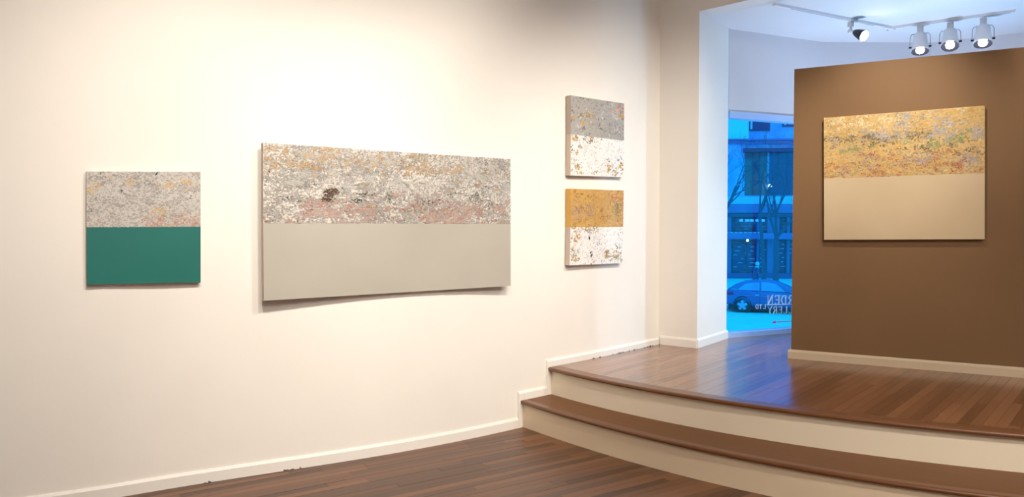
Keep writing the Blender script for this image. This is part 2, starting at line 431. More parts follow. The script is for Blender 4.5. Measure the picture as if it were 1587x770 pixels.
# split the field: the part in view board by board, the rest one mesh
vis = clip(plat_poly, [Vector((-1, 3)), Vector((4.5, 3)), Vector((4.5, 9)), Vector((-1, 9))])
rst = clip(plat_poly, [Vector((4.5, 2)), Vector((8, 2)), Vector((8, 9)), Vector((4.5, 9))])
planks(plat, vis, A_PLAT, .057, PZ, M_PLAT, 11, lens=(.7, 1.7), most=292)
bm = bmesh.new(); prism(bm, rst, PZ - .018, PZ - .0003); link_bm('floor_boards_right', bm, M_PLAT, plat)

# ------------------------------------------------------------------ baseboards
def skirting(name, x0, x1, z0, z1, n, th=.016, parent=None, mt=M_BASE):
    xs = np.linspace(x0, x1, n); bm = bmesh.new(); prof = [(0, z0), (th, z0), (th, z1 - .014), (th * .45, z1), (0, z1)]
    g_ = [[bm.verts.new((*wall_p(x, o), z)) for x in xs] for o, z in prof]; m = len(prof)
    for k in range(m):
        for i in range(n - 1): bm.faces.new([g_[k][i], g_[k][i + 1], g_[(k + 1) % m][i + 1], g_[(k + 1) % m][i]])
    bm.faces.new([r[0] for r in g_]); bm.faces.new([r[-1] for r in g_][::-1])
    return link_bm(name, bm, mt, parent)
bl = structure(empty('baseboard_left'))
skirting('board', -5.5, .040, 0, .074, 50, parent=bl)
skirting('board', .041, .082, 0, TZ + .066, 3, parent=bl)
skirting('board', .083, .256, TZ, TZ + .066, 5, parent=bl)
skirting('board', .257, .300, TZ, PZ + .058, 3, parent=bl)
skirting('board', .301, CORNER.x - .012, PZ, PZ + .058, 24, parent=bl)
M_FLAKE = mat('flaked_paint_grey', (.16, .15, .14), .9)
rng = random.Random(5)
bm = bmesh.new()
for k in range(26):                                     # flaked patches of paint just above the floor
    x = rng.choice([rng.uniform(.62, 1.25), rng.uniform(.8, 1.25), rng.uniform(-2.1, -1.2)])
    z0 = PZ if x > .3 else 0
    p0 = wall_p(x, .0163); p1 = wall_p(x + rng.uniform(.006, .022), .0163); h = rng.uniform(.003, .010)
    vs = [bm.verts.new((p0.x, p0.y, z0)), bm.verts.new((p1.x, p1.y, z0)), bm.verts.new((p1.x, p1.y, z0 + h * rng.random())), bm.verts.new(((p0.x + p1.x) / 2, (p0.y + p1.y) / 2, z0 + h)), bm.verts.new((p0.x, p0.y, z0 + h * rng.random()))]
    bm.faces.new(vs)
tag(link_bm('flaked_paint', bm, M_FLAKE, bl), kind='stuff')
def straight_board(name, a, b, z0, h, th, mt, parent=None, e0=0, e1=0):
    """board along a->b, its room side on the right of the direction"""
    t = (b - a).normalized(); n = Vector((t.y, -t.x)); a = a - t * e0; b = b + t * e1; bm = bmesh.new()
    prof = [(0, z0), (th, z0), (th, z0 + h - .016), (th * .45, z0 + h), (0, z0 + h)]
    r = [[bm.verts.new((*(p + n * o), z)) for o, z in prof] for p in (a, b)]
    for k in range(5): bm.faces.new([r[0][k], r[0][(k + 1) % 5], r[1][(k + 1) % 5], r[1][k]])
    bm.faces.new(r[0]); bm.faces.new(r[1][::-1])
    return link_bm(name, bm, mt, parent)
bc = structure(empty('baseboard_pier'))
straight_board('board', CORNER + Vector((.014, -.012)), COL_A, PZ, .08, .012, M_BASE, bc)
straight_board('board', COL_A, COL_B, PZ, .08, .012, M_BASE, bc, e1=.018)

# ------------------------------------------------------------------ brown partition
PA = Vector((2.268, 6.262)); PB0 = Vector((3.625, 5.470)); pt = (PB0 - PA).normalized(); PB = PA + pt * 2.75; pn = Vector((pt.y, -pt.x))   # pn faces the camera
PTOP = 2.742
part = structure(empty('wall_partition'))
bm = bmesh.new(); prism(bm, [PA, PB, PB - pn * .12, PA - pn * .12], PZ, PTOP)
link_bm('wall_panel', bm, M_BROWN, part)
pbb = structure(empty('baseboard_partition'))
straight_board('board', PA, PB, PZ, .072, .022, M_BROWN_BASE, pbb, e0=.022)
straight_board('board', PB, PB - pn * .12, PZ, .072, .022, M_BROWN_BASE, pbb)
straight_board('board', PB - pn * .12, PA - pn * .12, PZ, .072, .022, M_BROWN_BASE, pbb)
straight_board('board', PA - pn * .12, PA, PZ, .072, .022, M_BROWN_BASE, pbb)

# ------------------------------------------------------------------ pictures
def srgb(r, g_, b): return tuple(((c / 255) / 12.92 if c <= 10 else ((c / 255 + .055) / 1.055) ** 2.4) for c in (r, g_, b))
M_STROKE = mat('oil_paint_strokes', (1, 1, 1), .62, spec=.3)
_b = M_STROKE.node_tree.nodes['Principled BSDF']
_at = N(M_STROKE, 'ShaderNodeAttribute'); _at.attribute_name = 'paint'; L(M_STROKE, _at.outputs['Color'], _b.inputs['Base Color'])
_n = N(M_STROKE, 'ShaderNodeTexNoise'); _n.inputs['Scale'].default_value = 180; _bp = N(M_STROKE, 'ShaderNodeBump'); _bp.inputs['Strength'].default_value = .2; _bp.inputs['Distance'].default_value = .001
_tc = N(M_STROKE, 'ShaderNodeTexCoord'); L(M_STROKE, _tc.outputs['Object'], _n.inputs['Vector']); L(M_STROKE, _n.outputs['Fac'], _bp.inputs['Height']); L(M_STROKE, _bp.outputs[0], _b.inputs['Normal'])
M_SIDE = plaster('canvas_edge', srgb(196, 180, 166), .08)

class Noise:
    def __init__(s, seed): s.t = np.random.RandomState(seed).rand(64, 64)
    def __call__(s, x, y):
        xi, yi = np.floor(x).astype(int), np.floor(y).astype(int); fx, fy = x - xi, y - yi
        fx = fx * fx * (3 - 2 * fx); fy = fy * fy * (3 - 2 * fy); T = s.t
        a = T[xi % 64, yi % 64]; b = T[(xi + 1) % 64, yi % 64]; c = T[xi % 64, (yi + 1) % 64]; d = T[(xi + 1) % 64, (yi + 1) % 64]
        return (a * (1 - fx) + b * fx) * (1 - fy) + (c * (1 - fx) + d * fx) * fy
def fbm(nz, x, y): return .5 * nz(x, y) + .3 * nz(x * 2.1 + 7, y * 2.1 + 3) + .2 * nz(x * 4.3 + 1, y * 4.3 + 9)
class Picture:
    """a stretched canvas: two painted fields one above the other, seam between them, front corners given as pixels"""
    def __init__(s, px, seam, p, n, depth, label, up_mat, lo_mat, side_up=None, side_lo=None, group=None):
        s.n = Vector((n.x, n.y, 0)); pf = Vector((p.x, p.y, 1.5)) + s.n * depth
        TL, TR, BR, BL = [at_plane(*q, pf, s.n) for q in px]; SL, SR = [at_plane(*q, pf, s.n) for q in seam]
        s.c = (TL, TR, BR, BL, SL, SR); s.depth = depth
        base = (BL + BR) / 2 - s.n * depth
        s.root = tag(empty('painting', base), label, 'painting', group)
        s.M = Matrix.Translation(-base); s.k = 1.0; s.tn = Noise(77)
        for nm, q, mf, ms in (('upper_field', (SL, SR, TR, TL), up_mat, side_up or M_SIDE), ('lower_field', (BL, BR, SR, SL), lo_mat, side_lo or M_SIDE)):
            V = [s.M @ v for v in q] + [s.M @ (v - s.n * depth) for v in q]
            o = link_mesh(nm, V, [(0, 1, 2, 3), (7, 6, 5, 4), (0, 3, 7, 4), (1, 5, 6, 2), (0, 4, 5, 1), (3, 2, 6, 7)], mf, s.root)
            o.data.materials.append(ms)
            for f in o.data.polygons[1:]: f.material_index = 1
        s.rs = np.random.RandomState(len(bpy.data.objects)); s.V = []; s.F = []; s.C = []; s.z = 0
    def quad(s, which):
        TL, TR, BR, BL, SL, SR = s.c
        return (SL, SR, TR, TL) if which == 'up' else (BL, BR, SR, SL)
    def start(s, which): s.q = s.quad(which); s.W = (s.q[1] - s.q[0]).length; s.H = (s.q[3] - s.q[0]).length; s.which = which; s.V, s.F, s.C, s.z = [], [], [], 0
    def strokes(s, n, size, cols, dens=None, aspect=2.0, tilt=.7, jit=.06, edge=.0):
        rs = s.rs; k = 0; it = 0
        while k < n and it < n * 600:
            it += 1; u, v = rs.rand(), rs.rand()
            if dens is not None and rs.rand() > dens(u, v): continue
            k += 1; s.one(u, v, size, cols, aspect, tilt, jit, edge)
    def one(s, u, v, size, cols, aspect=2.0, tilt=.7, jit=.06, edge=0.):
        rs = s.rs
        if True:
            L_ = rs.uniform(*size); Wd = L_ / rs.uniform(aspect * .6, aspect * 1.4); th = rs.normal() * tilt
            c = np.array(cols[rs.randint(len(cols))]) * (1 + rs.normal() * jit) * (.84 + .30 * fbm(s.tn, u * s.W * 7, v * s.H * 12)) * s.k; c = np.clip(c, 0, 1)
            m = rs.randint(5, 8); i0 = len(s.V); s.z += 1; z = .0004 + .0022 * (s.z / 12000.) + rs.rand() * .0004
            for j in range(m):
                a = 2 * math.pi * j / m + rs.uniform(-.3, .3); r = rs.uniform(.6, 1.05)
                x, y = math.cos(a) * L_ / 2 * r, math.sin(a) * Wd / 2 * r
                x, y = x * math.cos(th) - y * math.sin(th), x * math.sin(th) + y * math.cos(th)
                uu = min(1 + edge, max(-edge, u + x / s.W)); vv = min(1, max(-0.006 if s.which == 'up' else 0, v + y / s.H))
                A = s.q[0].lerp(s.q[1], uu); B = s.q[3].lerp(s.q[2], uu)
                s.V.append(s.M @ (A.lerp(B, vv) + s.n * z))
            s.F.append(list(range(i0, i0 + m))); s.C += [(*c, 1)] * m
    def clusters(s, nc, per, spread, size, cols, dens=None, **kw):
        rs = s.rs; k = 0; it = 0
        while k < nc and it < nc * 300:
            it += 1; cu, cv = rs.rand(), rs.rand()
            if dens is not None and rs.rand() > dens(cu, cv): continue
            k += 1; su = rs.uniform(.5, 1.2) * spread / s.W; sv = su * s.W / s.H * .55; c = cols[rs.randint(len(cols))]
            su = max(su, 1e-3)
            for j in range(rs.randint(max(1, per // 2), per + 1)):
                u, v = cu + rs.normal() * su, cv + rs.normal() * sv
                if 0 < u < 1 and 0 < v < 1: s.one(u, v, size, [c], **kw)
    def finish(s, name='paint_strokes'):
        o = link_mesh(name, s.V, s.F, M_STROKE, s.root); a = o.data.color_attributes.new('paint', 'FLOAT_COLOR', 'CORNER')
        cols = np.empty((len(o.data.loops), 4), np.float32); vi = np.empty(len(o.data.loops), np.int32)
        o.data.loops.foreach_get('vertex_index', vi); cols[:] = np.array(s.C, np.float32)[vi]; a.data.foreach_set('color', cols.ravel())
        o['kind'] = 'stuff'
        up = Vector(s.n)
        if o.data.polygons and o.data.polygons[0].normal.dot(up) < 0: o.data.flip_normals()
        return o
def field(name, c1, c2, scale=2.0, rough=.5, bump=.1, stretch=(1, 1, 1), lo=.35, hi=.7):
    m = mat(name, c1, rough); return noise_mix(m, c1, c2, scale=scale, detail=3, lo=lo, hi=hi, stretch=stretch, bump=bump, bump_scale=220, dist=.001)
def wall_frame(x0, x1):
    a, b = wall_p(x0), wall_p(x1); t = (b - a).normalized(); n = Vector((t.y, -t.x)); m = wall_p((x0 + x1) / 2)
    return m + n * .0005, n
G = lambda cx, cy, sx, sy: (lambda u, v: math.exp(-((u - cx) / sx) ** 2 - ((v - cy) / sy) ** 2))
def band(lo, hi, soft=.08): return lambda v: 1 / (1 + math.exp(-(v - lo) / soft * 2)) / (1 + math.exp((v - hi) / soft * 2))

GREYS = [srgb(*c) for c in ((205, 200, 193), (192, 186, 180), (218, 214, 206), (176, 170, 166), (198, 190, 180), (210, 208, 200), (188, 186, 184), (224, 220, 214))]
WHITES = [srgb(*c) for c in ((232, 230, 224), (240, 238, 232), (226, 222, 216))]
SOFTW = [srgb(*c) for c in ((220, 216, 209), (226, 222, 215), (214, 210, 203))]
MAUVE = [srgb(*c) for c in ((188, 181, 175), (178, 170, 165), (190, 182, 174), (180, 176, 174))]
PEACH = [srgb(*c) for c in ((226, 184, 120), (222, 170, 110), (214, 178, 132), (232, 198, 140), (205, 160, 110))]
PINK = [srgb(*c) for c in ((214, 140, 126), (222, 158, 142), (204, 120, 110), (218, 172, 158), (196, 132, 118), (226, 150, 128))]
DARK = [srgb(*c) for c in ((70, 58, 50), (92, 74, 56), (58, 66, 60), (48, 44, 44), (84, 92, 80))]
GREEN = [srgb(*c) for c in ((70, 100, 84), (96, 120, 100), (60, 96, 92), (120, 138, 120))]
BLUE = [srgb(*c) for c in ((60, 80, 130), (50, 110, 150), (90, 110, 140))]
OCHRE = [srgb(*c) for c in ((190, 150, 80), (204, 164, 92), (170, 132, 70), (212, 180, 120))]

n1 = Noise(1); n2 = Noise(2); n3 = Noise(3)
# 1 -- small square picture with the teal lower half
p, n = wall_frame(-2.15, -1.75)
P1 = Picture([(134, 265.5), (311, 266), (311, 437.5), (134.5, 441)], [(134, 352), (311, 351)], p, n, .042,
             'small square painting with mottled grey top half above a flat teal half', field('grey_ground', GREYS[0], GREYS[1]), field('teal_field', srgb(4, 104, 96), srgb(12, 112, 103), 1.2, .6, .05))
def step(x, a, b): return min(1., max(0., (x - a) / (b - a)))
P1.k = 0.8
P1.start('up')
P1.strokes(1300, (.008, .026), GREYS[:5] + GREYS[6:7], jit=.025)
P1.clusters(110, 16, .020, (.005, .018), MAUVE + [srgb(164, 156, 150)], lambda u, v: .6 * step(fbm(n1, u * 4, v * 4), .46, .62) + max(G(.22, .5, .12, .06)(u, v), G(.45, .5, .06, .08)(u, v), G(.25, .15, .08, .1)(u, v), .7 * G(.85, .7, .12, .1)(u, v)), jit=.05)
P1.clusters(60, 14, .018, (.006, .022), SOFTW + GREYS[-1:], lambda u, v: (band(.2, .8)(v) * .8 + .2) * step(fbm(n2, u * 5, v * 7), .45, .6), aspect=2.6, jit=.03)
P1.strokes(900, (.003, .014), GREYS[:5] + MAUVE, None, jit=.06, tilt=1.)
P1.clusters(46, 9, .012, (.005, .016), [srgb(226, 196, 134), srgb(232, 204, 146), srgb(218, 184, 128)], lambda u, v: max(G(.38, .76, .06, .07)(u, v), G(.84, .8, .06, .08)(u, v), G(.05, .7, .06, .09)(u, v), G(.7, .76, .10, .03)(u, v), G(.63, .27, .08, .06)(u, v), G(.18, .95, .03, .04)(u, v)))
P1.clusters(60, 9, .012, (.005, .015), [srgb(206, 160, 142), srgb(212, 176, 162), srgb(196, 150, 136), srgb(214, 168, 140)], lambda u, v: band(-.2, .2, .1)(v) * step(fbm(n3, u * 5, v * 4), .42, .6))
P1.strokes(120, (.006, .016), GREYS, lambda u, v: band(.0, .3)(v))
P1.clusters(22, 4, .008, (.003, .007), DARK + GREEN, lambda u, v: .1 + step(fbm(n3, u * 5, v * 5), .5, .6), aspect=1.4)
P1.strokes(10, (.008, .014), [srgb(30, 92, 88), srgb(40, 70, 80)], lambda u, v: max(G(.9, .54, .015, .02)(u, v), G(.3, .66, .015, .02)(u, v), G(.6, .97, .015, .02)(u, v)), aspect=1.5)
P1.strokes(110, (.012, .045), GREYS + [srgb(158, 150, 144)], None, aspect=16, tilt=.8)
P1.finish()

# 2 -- the long picture
p, n = wall_frame(-1.45, -.02)
P2 = Picture([(408, 221), (791, 246.5), (791.5, 443), (409, 466)], [(408, 345.5), (791.3, 346)], p, n, .042,
             'long horizontal painting with speckled pink and grey top above a plain pale grey half', field('pale_ground', GREYS[2], GREYS[4]), field('pale_grey_field', srgb(181, 176, 165), srgb(172, 167, 157), 1.3, .5, .05))
P2.k = .71
P2.start('up')
P2.strokes(6500, (.008, .026), GREYS[:5] + [srgb(204, 204, 194), srgb(206, 198, 190)], jit=.025)
P2.clusters(420, 18, .024, (.005, .020), MAUVE + [srgb(176, 176, 168), srgb(160, 152, 146)], lambda u, v: step(fbm(n1, u * 8, v * 4), .44, .60) * (.5 + .4 * (v < .75)) + .6 * step(u, .7, 1) * fbm(n2, u * 9, v * 5), jit=.05)
P2.clusters(200, 16, .024, (.006, .026), SOFTW + [srgb(208, 212, 206), srgb(214, 210, 200)], lambda u, v: band(.3, .9)(v) * step(fbm(n2, u * 8, v * 7), .44, .58), aspect=2.6, jit=.03)
P2.strokes(3200, (.003, .014), GREYS[:5] + MAUVE + [srgb(196, 196, 186)], None, jit=.06, tilt=1.)
P2.clusters(120, 14, .020, (.006, .022), [srgb(216, 186, 142), srgb(222, 192, 150), srgb(208, 172, 130), srgb(220, 196, 164)], lambda u, v: band(.62, 1.1)(v) * step(fbm(n3, u * 9, v * 5), .42, .6))
P2.clusters(230, 16, .020, (.006, .022), [srgb(212, 168, 154), srgb(216, 182, 170), srgb(206, 158, 142), srgb(208, 186, 176), srgb(200, 180, 170), srgb(214, 196, 184)], lambda u, v: band(-.3, .26, .12)(v) * (.1 + step(fbm(n2, u * 11 + 5, v * 4), .40, .6)))
P2.clusters(34, 8, .012, (.005, .014), [srgb(206, 112, 98), srgb(214, 128, 112), srgb(196, 104, 92)], lambda u, v: band(-.3, .24, .08)(v) * max(G(.06, .15, .06, .2)(u, v), G(.28, .2, .04, .2)(u, v), G(.66, .2, .06, .2)(u, v), G(.88, .12, .08, .2)(u, v), .15))
P2.strokes(1300, (.003, .014), GREYS + MAUVE, lambda u, v: band(-.2, .4)(v))
P2.strokes(230, (.005, .018), [srgb(96, 72, 52), srgb(120, 94, 70), srgb(84, 66, 54)], lambda u, v: max(G(.235, .38, .016, .06)(u, v), .8 * G(.222, .31, .02, .025)(u, v), G(.25, .42, .012, .03)(u, v)))
P2.strokes(150, (.004, .014), DARK, lambda u, v: max(G(.08, .32, .03, .025)(u, v), G(.34, .3, .03, .03)(u, v), G(.36, .38, .03, .03)(u, v), .5 * G(.62, .3, .05, .04)(u, v)))
P2.strokes(130, (.005, .018), GREEN, lambda u, v: max(G(.33, .29, .02, .02)(u, v), G(.12, .29, .012, .012)(u, v), G(.46, .37, .012, .05)(u, v), G(.84, .4, .02, .06)(u, v), G(.9, .3, .02, .03)(u, v), .5 * G(.72, .42, .02, .04)(u, v)))
P2.clusters(16, 8, .014, (.005, .016), OCHRE, lambda u, v: max(G(.76, .9, .02, .04)(u, v), G(.9, .8, .03, .08)(u, v), G(.28, .76, .02, .02)(u, v), G(.38, .24, .02, .03)(u, v), G(.57, .2, .02, .03)(u, v), G(.36, .52, .02, .05)(u, v)))
P2.strokes(12, (.006, .012), BLUE, lambda u, v: max(G(.88, .56, .012, .015)(u, v), G(.955, .56, .008, .015)(u, v), G(.66, .68, .01, .03)(u, v)), aspect=1.6)
P2.clusters(70, 5, .010, (.003, .008), DARK + DARK + GREEN[:1], lambda u, v: band(.15, .8)(v) * (.1 + step(fbm(n3, u * 12, v * 7), .5, .6)), aspect=1.5)
P2.strokes(500, (.015, .06), GREYS + MAUVE + [srgb(150, 140, 130)], None, aspect=18, tilt=1.0)
P2.strokes(26, (.02, .05), [srgb(88, 104, 94), srgb(126, 112, 90)], lambda u, v: band(.2, .6)(v), aspect=16, tilt=.06)
P2.finish()

# 3, 4 -- the stacked pair
p, n = wall_frame(.50, 1.05)
P3 = Picture([(884.6, 147.6), (967.3, 160.4), (966.8, 274.6), (884.2, 271.8)], [(884.6, 208), (967, 218)], p, n, .045,
             'small silver grey and white painting, upper one of the stacked pair', field('silver_ground', srgb(176, 172, 166), srgb(158, 154, 150)), field('white_field', srgb(232, 230, 226), srgb(240, 238, 234)),
             plaster('grey_canvas_edge', srgb(186, 170, 158), .06), plaster('beige_canvas_edge', srgb(206, 188, 172), .06))
def white_half(P, seed):
    nn = Noise(seed); P.start('lo')
    P.strokes(380, (.010, .034), WHITES + [srgb(224, 222, 218)], None, jit=.02)
    P.clusters(34, 10, .018, (.010, .030), OCHRE + [srgb(206, 186, 150)], lambda u, v: (max(G(.1, .15, .12, .14)(u, v), G(.06, .75, .08, .3)(u, v), G(.7, .15, .16, .14)(u, v), G(.9, .2, .1, .2)(u, v), .5 * G(.5, .1, .1, .1)(u, v), .5 * G(.3, .95, .1, .06)(u, v))) * (nn(u * 9, v * 9) > .4))
    P.clusters(16, 9, .018, (.008, .028), [srgb(170, 164, 156), srgb(150, 146, 140), srgb(188, 180, 170)], lambda u, v: max(G(.75, .15, .15, .12)(u, v), G(.3, .9, .15, .08)(u, v), G(.08, .3, .1, .1)(u, v)))
    P.strokes(60, (.005, .018), [srgb(58, 60, 62), srgb(90, 84, 80), srgb(80, 100, 84)], lambda u, v: .2 + .8 * (nn(u * 7 + 3, v * 7) > .55), aspect=2)
    P.strokes(12, (.006, .016), [srgb(206, 110, 80), srgb(190, 80, 60)], lambda u, v: max(G(.97, .7, .05, .1)(u, v), G(.5, .75, .05, .05)(u, v), G(.85, .55, .05, .1)(u, v)))
P3.k = 0.86
white_half(P3, 21)
P3.strokes(7, (.012, .024), [srgb(24, 84, 56)], G(.03, .62, .025, .1), aspect=1.3)
P3.strokes(6, (.014, .03), [srgb(28, 34, 44), srgb(30, 60, 100)], G(.69, .45, .04, .04), aspect=2.5)
P3.strokes(6, (.01, .02), [srgb(60, 150, 205)], G(.9, .45, .03, .04), aspect=1.5)
P3.strokes(5, (.01, .018), [srgb(30, 60, 44)], G(.25, .95, .02, .05), aspect=.8)
P3.finish('paint_daubs')
P3.start('up')
P3.strokes(700, (.008, .028), [srgb(*c) for c in ((178, 174, 168), (164, 160, 156), (190, 186, 180), (150, 148, 144), (170, 168, 158), (182, 182, 176))])
P3.strokes(110, (.008, .024), [srgb(182, 186, 166), srgb(172, 176, 160)], lambda u, v: max(G(.3, .15, .25, .12)(u, v), G(.15, .8, .2, .15)(u, v)))
P3.clusters(60, 12, .016, (.008, .028), [srgb(210, 208, 202), srgb(146, 142, 138), srgb(200, 198, 190), srgb(136, 132, 128), srgb(188, 190, 172)], lambda u, v: .15 + step(fbm(n2, u * 4, v * 4), .42, .6))
P3.clusters(24, 11, .015, (.008, .024), [srgb(214, 160, 70), srgb(200, 150, 80), srgb(220, 176, 100)], lambda u, v: max(G(.15, .36, .12, .07)(u, v), G(.3, .55, .15, .06)(u, v), G(.95, .65, .05, .06)(u, v)))
P3.clusters(12, 10, .013, (.008, .022), [srgb(208, 110, 100), srgb(214, 134, 110), srgb(224, 160, 150)], lambda u, v: max(G(.9, .85, .07, .08)(u, v), G(.75, .72, .04, .05)(u, v)))
P3.strokes(240, (.004, .016), [srgb(96, 88, 86), srgb(120, 112, 108)], lambda u, v: .15 + max(G(.3, .55, .25, .12)(u, v), G(.8, .2, .25, .2)(u, v)), aspect=5, tilt=.9)
P3.strokes(70, (.006, .020), [srgb(132, 116, 132), srgb(148, 132, 146)], G(.85, .2, .16, .16), aspect=2)
P3.strokes(30, (.02, .05), [srgb(200, 198, 194)], None, aspect=12, tilt=.4)
P3.finish()

P4 = Picture([(884, 292.2), (966.7, 295.2), (964.8, 407.6), (883, 411.2)], [(884, 352.2), (965.8, 351.8)], p, n, .045,
             'small gold and white painting, lower one of the stacked pair', field('gold_ground', srgb(204, 160, 88), srgb(186, 140, 72)), field('white_ground', srgb(232, 230, 226), srgb(240, 238, 234)),
             plaster('gold_canvas_edge', srgb(212, 166, 90), .06), plaster('pale_canvas_edge', srgb(200, 184, 170), .06))
P4.k = 0.84
white_half(P4, 33)
P4.strokes(50, (.008, .022), [srgb(222, 150, 110), srgb(206, 170, 130)], lambda u, v: max(G(.1, .65, .1, .2)(u, v), G(.2, .85, .1, .08)(u, v), .6 * G(.95, .8, .06, .1)(u, v)))
P4.strokes(6, (.012, .02), [srgb(40, 120, 190), srgb(60, 150, 200)], G(.52, .56, .03, .04), aspect=1.5)
P4.strokes(10, (.012, .03), [srgb(20, 70, 50), srgb(36, 50, 44)], lambda u, v: max(G(.4, .04, .05, .04)(u, v), G(.39, .24, .02, .05)(u, v), G(.34, .7, .02, .05)(u, v)), aspect=1.2)
P4.strokes(4, (.008, .014), [srgb(50, 90, 60)], G(.86, .5, .04, .04), aspect=1)
P4.finish('paint_daubs')
P4.start('up')
GOLD = [srgb(*c) for c in ((206, 162, 90), (194, 148, 76), (216, 176, 104), (182, 136, 68), (222, 186, 120), (200, 158, 92))]
P4.strokes(650, (.008, .030), GOLD)
P4.clusters(60, 12, .016, (.008, .028), [srgb(226, 184, 108), srgb(176, 130, 62), srgb(212, 168, 92)])
P4.strokes(60, (.010, .030), [srgb(232, 204, 140), srgb(226, 196, 130)], lambda u, v: max(G(.35, .9, .2, .08)(u, v), .4), aspect=3)
P4.strokes(260, (.006, .020), [srgb(168, 150, 150), srgb(186, 168, 158), srgb(150, 128, 124)], lambda u, v: max(G(.12, .4, .1, .16)(u, v), G(.32, .4, .1, .16)(u, v), .4 * G(.55, .55, .1, .05)(u, v)), aspect=2)
P4.strokes(240, (.004, .018), [srgb(110, 84, 66), srgb(128, 96, 62)], lambda u, v: .2 + .8 * G(.2, .4, .2, .2)(u, v), aspect=6, tilt=1)
P4.strokes(90, (.008, .022), [srgb(214, 124, 70), srgb(206, 134, 90)], lambda u, v: max(G(.8, .8, .12, .1)(u, v), G(.95, .75, .05, .1)(u, v)))
P4.strokes(80, (.008, .020), [srgb(126, 138, 104), srgb(110, 124, 110)], G(.88, .55, .08, .2), aspect=1.6)
P4.strokes(30, (.02, .05), [srgb(140, 104, 60)], lambda u, v: band(-.2, .5)(v), aspect=18, tilt=.2)
P4.finish()

# 5 -- the picture on the brown partition
P5 = Picture([(1276.8, 182.6), (1526.3, 163.4), (1526, 370.6), (1277.3, 371.4)], [(1277, 276.6), (1526.2, 267.7)], PA, pn, .045,
             'gold speckled painting with plain tan lower half on the brown partition', field('ochre_ground', srgb(206, 172, 108), srgb(190, 154, 96)), field('tan_field', srgb(200, 180, 148), srgb(190, 168, 136), 1.3, .5, .05),
             plaster('tan_canvas_edge', srgb(170, 140, 104), .06), plaster('tan_canvas_edge_low', srgb(150, 120, 86), .06))
P5.k = .84
P5.start('up')
G5 = [srgb(*c) for c in ((214, 186, 130), (204, 172, 112), (222, 196, 144), (192, 160, 106), (208, 180, 130), (198, 172, 128))]
P5.strokes(4600, (.008, .026), G5, jit=.04)
P5.clusters(150, 12, .018, (.006, .022), [srgb(222, 176, 92), srgb(226, 184, 104), srgb(212, 164, 84)], lambda u, v: step(fbm(n1, u * 7, v * 5), .42, .6))
P5.clusters(70, 12, .020, (.006, .024), [srgb(226, 206, 160), srgb(230, 214, 172)], lambda u, v: step(v, .6, 1) * step(1 - u, .1, .6))
P5.clusters(150, 16, .020, (.005, .022), [srgb(180, 174, 168), srgb(194, 190, 180), srgb(168, 162, 160), srgb(178, 172, 178)], lambda u, v: max(G(.4, .65, .18, .08)(u, v), G(.5, .82, .06, .1)(u, v), G(.78, .8, .07, .08)(u, v), G(.78, .62, .14, .08)(u, v), G(.28, .3, .04, .06)(u, v), G(.6, .25, .06, .05)(u, v), G(.9, .22, .05, .07)(u, v), G(.97, .62, .03, .08)(u, v), G(.14, .1, .03, .04)(u, v)))
P5.clusters(110, 14, .016, (.004, .018), [srgb(140, 124, 90), srgb(122, 108, 80), srgb(156, 140, 108), srgb(112, 106, 84)], lambda u, v: max(G(.12, .62, .08, .07)(u, v), G(.27, .64, .09, .05)(u, v), G(.38, .57, .09, .05)(u, v), .6 * G(.6, .62, .12, .06)(u, v), .35 * G(.75, .4, .2, .1)(u, v)))
P5.clusters(48, 12, .018, (.006, .020), [srgb(146, 158, 104), srgb(128, 146, 98), srgb(160, 166, 118)], lambda u, v: max(G(.84, .55, .06, .08)(u, v), .8 * G(.52, .52, .04, .04)(u, v), G(.72, .48, .04, .04)(u, v), .4 * G(.2, .45, .08, .05)(u, v)))
P5.clusters(120, 12, .016, (.005, .018), [srgb(198, 140, 98), srgb(190, 120, 88), srgb(204, 156, 112), srgb(180, 108, 84)], lambda u, v: max(G(.12, .15, .07, .08)(u, v), G(.32, .33, .04, .05)(u, v), G(.64, .22, .07, .08)(u, v), G(.82, .16, .07, .07)(u, v), G(.38, .1, .09, .06)(u, v), .25 * band(-.2, .35)(v)))
P5.strokes(300, (.006, .020), [srgb(176, 150, 126), srgb(164, 140, 122)], lambda u, v: band(-.2, .35)(v))
P5.clusters(16, 4, .010, (.004, .012), [srgb(110, 150, 146), srgb(84, 112, 132)], None, aspect=1.6)
P5.clusters(60, 4, .010, (.003, .008), [srgb(74, 56, 44), srgb(64, 62, 60), srgb(112, 62, 50)], lambda u, v: .2 + .8 * (n2(u * 9 + 7, v * 8) > .5), aspect=1.6)
P5.strokes(420, (.015, .05), [srgb(206, 182, 134), srgb(230, 214, 170), srgb(158, 136, 98)], None, aspect=18, tilt=.9)
P5.finish()

